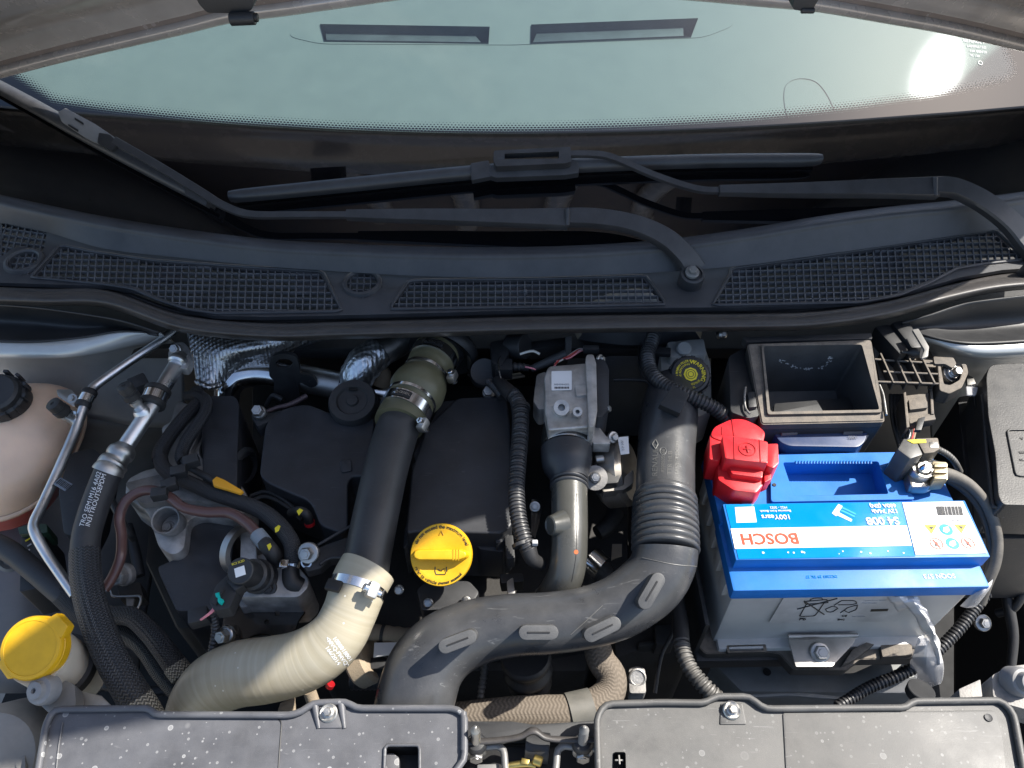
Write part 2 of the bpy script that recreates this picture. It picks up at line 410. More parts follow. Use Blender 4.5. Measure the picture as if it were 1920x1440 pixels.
GREY = mat('grey_cover_plastic', (.080, .082, .091), .42, bump=.25, bs=1300, dust=.2, dcol=(.22, .215, .215), spots=.6, scratch=.25)
GREY2 = mat('grey_cover_plastic_dusty', (.058, .058, .057), .46, bump=.25, bs=1300, dust=.4, dcol=(.21, .20, .185), big=.25, spots=.28, scratch=.4)
LUGM = mat('lug_plastic', (.052, .053, .056), .5, dust=.3, dcol=(.2, .2, .19), bump=.2)
STEEL = mat('zinc_steel', (.44, .43, .41), .42, metal=1, var=.2, rvar=.25, bump=.15, bs=500)
CHROME = mat('bright_steel', (.72, .72, .72), .16, metal=1, var=.15, rvar=.15)
ALU = mat('aluminium_pipe', (.62, .63, .64), .34, metal=1, var=.12, rvar=.2, bump=.2, bs=350)
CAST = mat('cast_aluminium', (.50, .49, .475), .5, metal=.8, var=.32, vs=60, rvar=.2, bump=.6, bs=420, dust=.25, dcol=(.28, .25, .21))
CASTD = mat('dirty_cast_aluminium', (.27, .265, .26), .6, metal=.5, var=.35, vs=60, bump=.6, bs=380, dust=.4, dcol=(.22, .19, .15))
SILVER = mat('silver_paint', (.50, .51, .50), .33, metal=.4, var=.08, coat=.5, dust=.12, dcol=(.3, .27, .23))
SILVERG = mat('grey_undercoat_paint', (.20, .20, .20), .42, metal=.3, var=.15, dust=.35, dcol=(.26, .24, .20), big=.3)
HOODP = mat('beige_silver_hood_paint', (.52, .475, .44), .25, metal=.25, var=.08, coat=.4, dust=.0, big=.2, bigs=40)
HOODS = mat('hood_underside_sealer', (.20, .16, .14), .5, var=.2, spots=.4)
RED = mat('red_plastic', (.55, .010, .018), .36, var=.12, spec=.5, bump=.15, dust=.06, dcol=(.4, .3, .28))
YEL = mat('yellow_plastic', (.66, .37, .004), .42, var=.10, vs=60, bump=.15, bs=400, dust=.12, dcol=(.35, .24, .06), big=.10)
YELP = mat('yellow_paint_mark', (.75, .62, .03), .6)
ORG = mat('orange_tag', (.80, .36, .02), .5, var=.1)
BLU = mat('battery_lid_blue', (.012, .155, .50), .42, var=.12, spec=.28, dust=.07, dcol=(.3, .34, .4), big=.06, bump=.1)
BLUD = mat('dark_blue_plastic', (.007, .034, .115), .38, var=.1, dust=.2)
LABB = mat('label_blue', (.0, .20, .50), .17, var=.05, coat=.3)
LABW = mat('label_white', (.80, .80, .79), .2, var=.02, coat=.3)
LABT = mat('label_cyan', (.02, .30, .48), .3)
INKR = mat('ink_red', (.72, .06, .02), .4, var=.02)
INKK = mat('ink_black', (.015, .015, .015), .5, var=.02)
INKY = mat('ink_yellow', (.75, .58, .02), .4, var=.02)
INKW = mat('ink_white', (.75, .76, .76), .45, var=.05)
INKG = mat('ink_pale_grey', (.45, .45, .46), .5)
CASEG = mat('battery_case_grey', (.50, .50, .49), .38, var=.08, spec=.5, dust=.25, dcol=(.3, .28, .25), sss=.15)
FILM = mat('torn_clear_film', (.86, .85, .84), .3, var=.1)
TANK = mat('tank_plastic', (.80, .57, .41), .40, var=.07, sss=.6, big=.2)
TANKR = mat('tank_pink_coolant', (.58, .12, .08), .38, var=.07, sss=.5)
NECK = mat('filler_neck_plastic', (.50, .45, .37), .4, var=.1, sss=.4)
WHITEP = mat('white_reservoir_plastic', (.50, .50, .47), .45, var=.12, sss=.4, dust=.3)
KHAKI = mat('khaki_silicone', (.105, .100, .058), .42, var=.15, bump=.15, bs=900)
TAPE = mat('tan_fabric_tape', (.30, .24, .17), .85, var=.25, bump=.8, bs=700)
BRASS = mat('yellow_zinc', (.55, .42, .14), .35, metal=1, var=.25)
TEAL = mat('teal_clip', (.0, .42, .36), .4)
PINK = mat('pink_wire', (.75, .25, .28), .45)
REDW = mat('red_wire', (.45, .05, .04), .45)
WHTW = mat('white_wire', (.65, .62, .55), .45)
BROWN = mat('brown_hose', (.105, .052, .045), .33, var=.2, coat=.15)
GAP_GRIME = mat('shade_grime_block', (.018, .017, .016), .7, var=.5, vs=40, dust=.25, dcol=(.07, .06, .05), bump=.6, bs=250)  # grime darkened further so gaps look black; shade is in the colour
DASH = mat('dash_plastic', (.135, .14, .14), .62, var=.05, bump=.5, bs=700)
DASHD = mat('dash_vent_dark', (.05, .055, .065), .6)
UNDER = mat('undertray_black', (.007, .007, .007), .8)  # near-black colour stands in for deep shade on the bay floor
ASPH = mat('pale_concrete', (.30, .28, .25), .9, var=.4, vs=8, bump=.8, bs=120)
SCUFF = mat('white_scuff', (.45, .46, .47), .6)
MOTOR = mat('dull_steel_casing', (.34, .32, .29), .42, metal=.8, var=.2, dust=.35, dcol=(.3, .26, .2))
def banded(name, col, col2, scale, rough, amp=.5):   # hose with fine rings along its length (UV v in metres)
    m, t, b, N, L = nodes(name); uv = N('ShaderNodeUVMap').outputs[0]; s = N('ShaderNodeSeparateXYZ'); L(uv, s.inputs[0])
    n = N('ShaderNodeTexNoise', noise_dimensions='1D', i={'Scale': scale, 'Detail': 5}); L(s.outputs[1], n.inputs['W'])
    tc = N('ShaderNodeTexCoord').outputs['Object']; n2 = N('ShaderNodeTexNoise', i={'Scale': 60, 'Detail': 5}); L(tc, n2.inputs['Vector'])
    f = mathn(N, L, 'MULTIPLY', ramp(N, L, n.outputs[0], [(.35, 0.0), (.7, 1.0)]), amp); c = mixc(N, L, f, col, col2)
    v = N('ShaderNodeTexVoronoi', i={'Scale': 120}); L(tc, v.inputs['Vector']); sp = N('ShaderNodeSeparateColor'); L(v.outputs['Color'], sp.inputs[0])
    k = mathn(N, L, 'MULTIPLY', mathn(N, L, 'LESS_THAN', v.outputs['Distance'], .12), mathn(N, L, 'GREATER_THAN', sp.outputs[0], .82)); c = mixc(N, L, k, c, (.62, .60, .52))
    L(c, b.inputs['Base Color']); L(mathn(N, L, 'MULTIPLY_ADD', n2.outputs[0], .2, rough - .1), b.inputs['Roughness'])
    bp = N('ShaderNodeBump', i={'Strength': .25, 'Distance': .001}); L(n.outputs[0], bp.inputs['Height']); L(bp.outputs[0], b.inputs['Normal']); return m
PALE = banded('pale_silicone', (.36, .32, .23), (.45, .41, .32), 160, .38)
GUNM = mat('grey_bronze_pipe', (.062, .062, .056), .30, var=.12, bump=.15, bs=400, coat=.2)
def braid(name, col, hi, ku, kv, rough=.4, metal=0.0, dist=.0012):
    m, t, b, N, L = nodes(name); uv = N('ShaderNodeUVMap').outputs[0]; s = N('ShaderNodeSeparateXYZ'); L(uv, s.inputs[0])
    A = mathn(N, L, 'MULTIPLY', s.outputs[0], ku * 2 * math.pi); B = mathn(N, L, 'MULTIPLY', s.outputs[1], kv * 2 * math.pi)
    # herringbone: alternate columns slant the other way
    tri = mathn(N, L, 'PINGPONG', mathn(N, L, 'MULTIPLY', s.outputs[0], ku), .5)
    ph = mathn(N, L, 'ADD', B, mathn(N, L, 'MULTIPLY', tri, 9.0))
    h = mathn(N, L, 'MULTIPLY_ADD', mathn(N, L, 'SINE', ph), .5, .5)
    gv = mathn(N, L, 'ABSOLUTE', mathn(N, L, 'COSINE', A)); h = mathn(N, L, 'MULTIPLY', h, ramp(N, L, gv, [(.0, .35), (.35, 1.0)]))
    L(mixc(N, L, h, col, hi), b.inputs['Base Color']); b.inputs['Roughness'].default_value = rough; b.inputs['Metallic'].default_value = metal
    bp = N('ShaderNodeBump', i={'Strength': .9, 'Distance': dist}); L(h, bp.inputs['Height']); L(bp.outputs[0], b.inputs['Normal']); return m
BRAID = braid('black_braided_sleeve', (.006, .006, .007), (.050, .052, .058), 18, 290, .36)
BRAID_SUNLIT = braid('sunlit_braid_end', (.03, .028, .022), (.42, .39, .32), 18, 290, .4)  # sunlight painted into the colour: pale copy of the black braid
RIBH = braid('ribbed_black_hose', (.008, .008, .009), (.030, .031, .034), 8, 420, .45, 0, .0008)
KNIT = braid('tan_dusty_fabric_hose', (.125, .103, .08), (.17, .14, .11), 9, 230, .85, 0, .0004)
SLEEVE = braid('grey_fabric_hose', (.016, .016, .017), (.040, .040, .042), 14, 500, .7, 0, .0006)
def foil(name, sc_, rough=.28, col=(.62, .63, .64)):
    m, t, b, N, L = nodes(name); tc = N('ShaderNodeTexCoord').outputs['Object']; mp = N('ShaderNodeMapping'); mp.inputs['Rotation'].default_value = (.5, 0, .5); L(tc, mp.inputs[0])
    s = N('ShaderNodeSeparateXYZ'); L(mp.outputs[0], s.inputs[0])
    a = mathn(N, L, 'SINE', mathn(N, L, 'MULTIPLY', s.outputs[0], sc_)); c = mathn(N, L, 'SINE', mathn(N, L, 'MULTIPLY', s.outputs[1], sc_))
    h = mathn(N, L, 'MULTIPLY', a, c); n = N('ShaderNodeTexNoise', i={'Scale': 90, 'Detail': 4, 'Distortion': 1.0}); L(tc, n.inputs['Vector'])
    h = mathn(N, L, 'MULTIPLY_ADD', n.outputs[0], 4.0, h)
    bp = N('ShaderNodeBump', i={'Strength': .55, 'Distance': .0009}); L(h, bp.inputs['Height']); L(bp.outputs[0], b.inputs['Normal'])
    b.inputs['Base Color'].default_value = col + (1,); b.inputs['Metallic'].default_value = 1; b.inputs['Roughness'].default_value = rough; return m
FOIL = foil('dimpled_foil', 900, .34, (.45, .455, .46))
FOILW = foil('ribbed_foil_wrap', 700, .38, (.70, .74, .77))
def glassmat():
    m, t, b, N, L = nodes('windshield_glass'); t.nodes.remove(b); out = t.nodes['Material Output']
    at = N('ShaderNodeAttribute', attribute_name='frit').outputs['Fac']       # metres below (+) or above (-) the edge of the black print
    tc = N('ShaderNodeTexCoord').outputs['Object']
    ge = N('ShaderNodeNewGeometry'); dp = N('ShaderNodeVectorMath', operation='DOT_PRODUCT'); L(ge.outputs['Normal'], dp.inputs[0]); L(ge.outputs['Incoming'], dp.inputs[1])
    cs = mathn(N, L, 'SUBTRACT', 1.0, mathn(N, L, 'ABSOLUTE', dp.outputs['Value']))
    frs = mathn(N, L, 'MULTIPLY_ADD', mathn(N, L, 'POWER', cs, 5.0), .92, .075)      # both faces of the pane together, same from inside and outside
    tr = N('ShaderNodeBsdfTransparent'); tr.inputs[0].default_value = (.74, .89, .86, 1)
    gl = N('ShaderNodeBsdfGlossy', distribution='BECKMANN', i={'Roughness': .023}); gl.inputs[0].default_value = (1, 1, 1, 1)
    m1 = N('ShaderNodeMixShader'); L(frs, m1.inputs[0]); L(tr.outputs[0], m1.inputs[1]); L(gl.outputs[0], m1.inputs[2])
    # thin film of dust and smears
    n = N('ShaderNodeTexNoise', i={'Scale': 9, 'Detail': 8, 'Roughness': .65}); L(tc, n.inputs['Vector'])
    n2 = N('ShaderNodeTexNoise', i={'Scale': 2400, 'Detail': 1}); L(tc, n2.inputs['Vector'])
    gd = N('ShaderNodeBsdfGlossy', distribution='BECKMANN', i={'Roughness': .11}); gd.inputs[0].default_value = (.9, .95, 1, 1)
    df = N('ShaderNodeBsdfDiffuse'); df.inputs[0].default_value = (.5, .55, .57, 1)
    md = N('ShaderNodeMixShader', i={0: .82}); L(gd.outputs[0], md.inputs[1]); L(df.outputs[0], md.inputs[2])
    k = mathn(N, L, 'MULTIPLY', ramp(N, L, n.outputs[0], [(.35, .5), (.7, 1.0)]), .016)
    k = mathn(N, L, 'ADD', k, mathn(N, L, 'MULTIPLY', ramp(N, L, n2.outputs[0], [(.72, 0.0), (.76, 1.0)]), .12))
    m2 = N('ShaderNodeMixShader'); L(k, m2.inputs[0]); L(m1.outputs[0], m2.inputs[1]); L(md.outputs[0], m2.inputs[2])
    # black print with a dotted edge
    fd = N('ShaderNodeBsdfDiffuse'); fd.inputs[0].default_value = (.004, .004, .005, 1); fb = N('ShaderNodeMixShader'); L(frs, fb.inputs[0]); L(fd.outputs[0], fb.inputs[1]); L(gl.outputs[0], fb.inputs[2])
    uv = N('ShaderNodeUVMap').outputs[0]
    s = N('ShaderNodeSeparateXYZ'); L(uv, s.inputs[0])
    row = mathn(N, L, 'FLOOR', mathn(N, L, 'MULTIPLY', s.outputs[1], 1 / .0036))
    odd = mathn(N, L, 'MULTIPLY', mathn(N, L, 'MODULO', row, 2.0), .5)
    fx = mathn(N, L, 'SUBTRACT', mathn(N, L, 'FRACT', mathn(N, L, 'ADD', mathn(N, L, 'MULTIPLY', s.outputs[0], 1 / .0050), odd)), .5)
    fy = mathn(N, L, 'SUBTRACT', mathn(N, L, 'FRACT', mathn(N, L, 'MULTIPLY', s.outputs[1], 1 / .0036)), .5)
    d = mathn(N, L, 'SQRT', mathn(N, L, 'ADD', mathn(N, L, 'MULTIPLY', fx, fx), mathn(N, L, 'MULTIPLY', fy, fy)))
    edge = mathn(N, L, 'MULTIPLY_ADD', at, 32.0, .5)      # grows from 0 to .7 across the dotted strip
    mask = mathn(N, L, 'LESS_THAN', d, edge)
    mx = N('ShaderNodeMixShader'); L(mask, mx.inputs[0]); L(m2.outputs[0], mx.inputs[1]); L(fb.outputs[0], mx.inputs[2])
    L(mx.outputs[0], out.inputs['Surface']); return m
GLASS = glassmat()
def clearmat(name, tint, k):
    m, t, b, N, L = nodes(name); out = t.nodes['Material Output']; tr = N('ShaderNodeBsdfTransparent'); tr.inputs[0].default_value = tint + (1,)
    b.inputs['Base Color'].default_value = (.75, .75, .76, 1); b.inputs['Roughness'].default_value = .25
    mx = N('ShaderNodeMixShader', i={0: k}); L(tr.outputs[0], mx.inputs[1]); L(b.outputs[0], mx.inputs[2]); L(mx.outputs[0], out.inputs['Surface']); return m
CLEARF = clearmat('clear_film', (.9, .9, .92), .45)
# ------------------------------------------------------------------ the setting
def plane(name, pts, m): return struct(mesh(name, pts, [tuple(range(len(pts)))], m, None, None))
plane('ground', [V((-400, -400, -.95)), V((400, -400, -.95)), V((400, 400, -.95)), V((-400, 400, -.95))], ASPH)
plane('bay_floor', [V((-.8, -.05, -.5)), V((.8, -.05, -.5)), V((.8, .95, -.5)), V((-.8, .95, -.5))], UNDER)
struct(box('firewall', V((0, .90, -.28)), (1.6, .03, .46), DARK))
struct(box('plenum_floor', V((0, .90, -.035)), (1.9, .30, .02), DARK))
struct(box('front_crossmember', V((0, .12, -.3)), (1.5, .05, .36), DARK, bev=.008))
def rows(*rs): return [[P(*p) for p in r] for r in rs]
def inner(name, tilt, m):
    return struct(loft(name, tilt, m, nu=6, nv=5, thick=.0015))
inner('inner_fender_left', rows(
    [(-60, 636, .022), (60, 640, .022), (150, 632, .022), (230, 621, .024), (300, 622, .012)],
    [(-60, 652, .020), (80, 654, .020), (170, 643, .020), (245, 629, .018), (310, 630, .004)],
    [(-60, 668, .010), (100, 669, .010), (185, 659, .006), (258, 644, 0), (325, 640, -.02)],
    [(-60, 673, -.008), (100, 674, -.008), (185, 665, -.012), (262, 653, -.03), (335, 652, -.05)],
    [(-60, 700, -.05), (80, 702, -.05), (180, 702, -.06), (270, 705, -.09), (345, 705, -.11)],
    [(-60, 770, -.12), (80, 775, -.12), (180, 785, -.14), (270, 800, -.17), (345, 800, -.2)]), SILVER)
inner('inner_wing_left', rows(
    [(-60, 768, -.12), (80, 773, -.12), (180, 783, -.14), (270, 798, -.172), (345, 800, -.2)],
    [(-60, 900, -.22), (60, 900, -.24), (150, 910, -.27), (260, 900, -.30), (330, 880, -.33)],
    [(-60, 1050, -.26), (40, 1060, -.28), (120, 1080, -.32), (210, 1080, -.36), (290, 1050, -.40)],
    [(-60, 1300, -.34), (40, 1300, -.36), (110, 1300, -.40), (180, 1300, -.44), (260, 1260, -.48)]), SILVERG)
inner('inner_fender_right', rows(
    [(1690, 618, .01), (1745, 634, .02), (1800, 646, .025), (1860, 648, .025), (1980, 640, .025)],
    [(1700, 630, -.0), (1750, 642, .015), (1800, 656, .02), (1860, 660, .02), (1980, 652, .02)],
    [(1715, 640, -.02), (1760, 650, .0), (1805, 664, .008), (1860, 668, .01), (1980, 662, .01)],
    [(1730, 660, -.05), (1765, 668, -.03), (1810, 676, -.02), (1860, 678, -.015), (1980, 672, -.015)],
    [(1740, 720, -.12), (1780, 725, -.1), (1820, 725, -.09), (1870, 720, -.08), (1980, 715, -.08)],
    [(1750, 900, -.3), (1790, 900, -.28), (1830, 900, -.26), (1880, 890, -.25), (1980, 880, -.25)]), SILVER)
inner('inner_wing_right', rows(
    [(1752, 880, -.28), (1792, 880, -.27), (1832, 880, -.25), (1882, 870, -.24), (1980, 860, -.24)],
    [(1790, 1000, -.38), (1830, 1000, -.36), (1860, 1000, -.33), (1910, 990, -.3), (1990, 980, -.28)],
    [(1790, 1150, -.46), (1830, 1150, -.42), (1870, 1150, -.38), (1920, 1130, -.33), (1990, 1100, -.3)],
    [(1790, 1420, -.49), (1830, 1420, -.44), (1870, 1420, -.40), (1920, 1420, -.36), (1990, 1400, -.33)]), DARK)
for nm, rr, lab in (('fender_gutter_trim', rows(
    [(-60, 566, .055), (60, 574, .055), (150, 586, .05), (230, 600, .045), (300, 622, .03)],
    [(-60, 588, .02), (60, 594, .02), (150, 602, .02), (225, 610, .022), (298, 626, .022)],
    [(-60, 612, .008), (60, 616, .008), (140, 620, .008), (215, 616, .016), (296, 628, .022)],
    [(-60, 640, .024), (60, 643, .024), (150, 635, .024), (228, 623, .026), (298, 628, .018)]), 'dark plastic gutter trim on the wing beside the coolant tank corner'),
    ('fender_gutter_trim', rows(
    [(1690, 604, .04), (1740, 590, .05), (1800, 570, .055), (1860, 560, .06), (1990, 545, .06)],
    [(1692, 610, .03), (1745, 606, .025), (1805, 600, .02), (1860, 594, .02), (1990, 585, .02)],
    [(1692, 614, .022), (1745, 618, .018), (1805, 624, .012), (1860, 622, .01), (1990, 612, .01)],
    [(1692, 616, .016), (1746, 634, .024), (1800, 644, .028), (1860, 645, .028), (1990, 637, .028)]), 'dark plastic gutter trim on the wing above the fuse box')):
    tag(loft(nm, rr, BLK, nu=6, nv=5, thick=.002), lab, 'trim')
# ------------------------------------------------------------------ windshield
def line(pts):
    def f(x):
        for a, b in zip(pts, pts[1:]):
            if x <= b[0]: t = (x - a[0]) / (b[0] - a[0]); return a[1] * (1 - t) + b[1] * t
        return pts[-1][1]
    return f
TOPL = line([(-80, 352), (0, 372), (90, 392), (200, 414), (340, 436), (500, 456), (640, 464), (800, 470), (960, 471), (1120, 466), (1260, 455), (1400, 436), (1530, 414), (1660, 396), (1780, 384), (1880, 372), (2000, 355)])
CLEAR = [(28, 142), (100, 190), (200, 206), (400, 227), (640, 241), (800, 245), (1000, 244), (1200, 236), (1400, 225), (1600, 203), (1800, 172), (1885, 153), (1906, 138), (1900, 116), (1890, 90), (1905, 50), (2300, -300), (2600, -1500), (-680, -1500), (-380, -300), (-10, 50), (16, 110)]
def sdist(px, py):
    best = 1e9; ins = False; n = len(CLEAR)
    for i in range(n):
        a, b = CLEAR[i], CLEAR[(i + 1) % n]; dx, dy = b[0] - a[0], b[1] - a[1]
        t = max(0, min(1, ((px - a[0]) * dx + (py - a[1]) * dy) / (dx * dx + dy * dy)))
        best = min(best, math.hypot(px - a[0] - t * dx, py - a[1] - t * dy))
        if (a[1] > py) != (b[1] > py) and px < dx * (py - a[1]) / dy + a[0]: ins = not ins
    return -best if ins else best
def windshield():
    nx, nz = 150, 110; vs_, fs, uv, fr = [], [], [], []; z0 = []
    def at(x, z): return V((x, GA + GB * x * x + GC * (z - .06), z))
    for i in range(nx + 1):
        x = -1.05 + 2.1 * i / nx; lo, hi = .02, .2
        for _ in range(30):
            m_ = (lo + hi) / 2; q = proj(at(x, m_))
            if q[1] > TOPL(q[0]) + 3: lo = m_
            else: hi = m_
        z0.append(lo)
    for j in range(nz + 1):
        for i in range(nx + 1):
            x = -1.05 + 2.1 * i / nx; z = z0[i] + (.455 - z0[i]) * (j / nz) ** 1.25; p = at(x, z); vs_.append(p); uv.append((x + 2, (z - .06) * 2.13 + 1))
            fr.append(sdist(*proj(p)) * .00075)
    for j in range(nz):
        for i in range(nx):
            a = j * (nx + 1) + i; fs.append((a, a + 1, a + nx + 2, a + nx + 1))
    o = mesh('pane', vs_, fs, GLASS, None, 180, uv)
    at = o.data.attributes.new('frit', 'FLOAT', 'POINT'); at.data.foreach_set('value', fr)
    r = thing('windshield', 'tinted curved windshield with black printed lower border', 'windshield'); o.parent = r
    def gw(cx, cy, sz=1.0):
        c = G(cx, cy, .0006); n = GN(c); X = V((1, 0, 0)); X = (X - n * X.dot(n)).normalized(); return c, X, n.cross(X)
    for b, x, y, h in (('RENAULT', 1826, 78, 7), ('LAMINATED', 1831, 88, 5), ('43R 000929', 1834, 97, 5), ('M 139', 1828, 105, 5)):
        c, X, Y = gw(x, y); text(b, c, h, INKG, r, X, Y, name='etched_mark')
    c, X, Y = gw(1838, 118); lathe('etched_mark', c, GN(c), [(.0028, 0), (.0036, .0002), (.0036, .0004), (.0028, .0004)], INKG, r, 20)
windshield()
# ------------------------------------------------------------------ dashboard seen through the glass
def D(px, py, off=0.0):
    d = ray(px, py); k = .20; z0 = .045 + off; t = (CAM.z - z0 + k * .9) / (k * d.y - d.z); return CAM + d * t
def dashboard():
    r = thing('dashboard', 'grey dashboard top behind the windshield with two defrost slots', 'dashboard')
    v1 = [(608, 76), (600, 45), (918, 50), (916, 80)]; v2 = [(995, 80), (996, 46), (1309, 34), (1296, 68)]
    out = [(-420, 330), (2340, 330), (2150, -240), (-230, -240)]
    sheet('dash_top', [out, v1, v2], D, .004, DASH, r)
    hump = rpoly([(530, 66, 30), (590, 36, 30), (800, 34), (960, 37), (1150, 30), (1320, 16, 30), (1392, 42, 40), (1320, 70, 20), (960, 84), (600, 82, 20)], 10, 6)
    sheet('vent_surround', [hump, v1[::-1], v2[::-1]], lambda x, y: D(x, y, .0009), .003, DASH, r, bev=.0007)
    for v in (v1, v2):
        vt = [D(*p, .003) for p in v]; dn = V((0, 0, -.06)); n = 4
        o = mesh('vent_duct', vt + [p + dn for p in vt], [(i, (i + 1) % 4, 4 + (i + 1) % 4, 4 + i) for i in range(4)] + [(7, 6, 5, 4)], DASHD, r, None)
        a, b = v[0], v[3]
        top = [D(v[0][0] + 4, v[0][1] - 1, -.012), D(v[3][0] - 14, v[3][1] - 1, -.012), D(v[2][0] - 28, v[2][1] + 15, -.012), D(v[1][0] + 10, v[1][1] + 16, -.012)]
        solid('vent_louvre', top, V((0, 0, -.004)), DASHD, r, .001)
    s = [D(x, y, .0005) for x, y in ((1476, 222), (1470, 185), (1474, 160), (1490, 149), (1512, 148), (1533, 156), (1552, 180), (1568, 215))]
    tube('airbag_seam', [(p, .0006) for p in s], DASHD, r, n=6, ds=.006)
dashboard()
# ------------------------------------------------------------------ raised hood
def hood():
    r = thing('hood', 'raised silver hood seen from below along its curved rear edge', 'hood')
    e = [(-270, 224), (-170, 196), (-60, 164), (0, 147), (133, 113), (333, 67), (433, 43), (533, 30), (640, 15), (780, -4), (960, -16), (1140, -10), (1300, 1), (1420, 12), (1530, 22), (1650, 42), (1780, 65), (1920, 97), (1985, 114), (2090, 142), (2190, 168)]
    E_ = []
    for px, py in e:
        d = ray(px, py); t = 1.0
        for _ in range(30): t = (1.0 + .14 * (d.x * t) ** 2) / d.y
        E_.append(CAM + d * t)
    def side(s, q): return [V((s * .90, 1.05, q + .02)), V((s * .87, .95, q + .06)), V((s * .78, .87, q + .10)), V((s * .67, .80, q + .13)), V((s * .60, .76, q + .14))]
    E_ = side(-1, E_[0].z)[::-1] + E_ + side(1, E_[-1].z)
    Dv = V((0, -.25, 1)).normalized(); nin = V((0, -1, -.25)).normalized()
    def row(v, off):     # the folded sides shrink towards the front edge
        k = max(0, min(1, (v - .4) / .7)); return [V((p.x * (1 - .11 * v), p.y + max(0, 1.0 - p.y) * .75 * k, p.z)) + Dv * v + nin * off for p in E_]
    loft('outer_panel', [row(v, o) for v, o in ((0, -.004), (.02, -.012), (.1, -.02), (.4, -.04), (.7, -.02), (.9, .01), (1.05, .06), (1.15, .13))], SILVER, r, nu=3, nv=3)
    loft('inner_skin', [row(v, o) for v, o in ((.005, -.003), (.1, -.012), (.4, -.03), (.7, -.01), (.9, .02), (1.05, .07), (1.14, .135))], HOODS, r, nu=3, nv=3)
    loft('rear_hem', [row(v, o) for v, o in ((0, -.004), (0, .001), (.008, .004), (.014, .003), (.016, -.004))], HOODP, r, nu=4, nv=3)
    loft('rear_frame_member', [row(v, o) for v, o in ((.016, -.006), (.03, -.004), (.055, -.001), (.075, .012), (.10, .026), (.14, .03), (.165, .02), (.175, -.012))], HOODP, r, nu=4, nv=4)
    loft('front_frame_member', [row(v, o) for v, o in ((.98, .03), (.99, .05), (1.03, .07), (1.09, .10), (1.13, .135))], HOODP, r, nu=3, nv=3)
    for xs in (-.42, -.14, .14, .42):
        a = [V((xs * k, 1.0 + .14 * xs * xs * k * k, .345)) + Dv * v + nin * -.008 for k, v in ((1, .15), (.85, .4), (.9, .65), (1.1, .86))]
        tube('frame_rib', [(p, .035) for p in a], HOODP, r, n=16, ds=.02, squash=.55)
    for s in (-1, 1):
        sd_ = [row(v, .0)[1 if s < 0 else -2] + V((-s * .03, 0, 0)) for v in (.02, .3, .5, .75)]
        tube('side_frame_member', [(p, .032) for p in sd_], HOODP, r, n=14, ds=.03)
    for body, nub, lab in (([(362, -14), (372, 8), (388, 25), (440, 26), (470, 22), (478, 6), (468, -14)], (452, 34), 'black washer jet on the hood edge above the left wiper'),
                           ([(1490, -14), (1486, 18), (1500, 21), (1524, 20), (1530, 8), (1545, -14)], None, 'black washer jet on the hood edge near the sun glare')):
        w = thing('washer_jet', lab, 'washer jet', 'washer jets on the hood edge'); yy = .93 if nub else .88
        solid('jet_body', [PY(x, y, yy) for x, y in rpoly(body, 6)], V((0, .03, 0)), BLK, w, .002)
        if nub:
            cyl('jet_nozzle', PY(432, 36, yy - .004), PY(478, 34, yy - .004), .0075, BLK, w)
            cyl('jet_tip', PY(476, 33, yy - .004), PY(484, 33, yy - .004), .005, INKK, w); solid('jet_wedge', [PY(x, y, yy - .003) for x, y in ((432, 25), (462, 25), (463, 41), (450, 40))], V((0, .01, 0)), NECK, w, .001)
        else: cyl('jet_nozzle', PY(1502, 20, yy), PY(1527, 20, yy), .003, BLK, w)
hood()
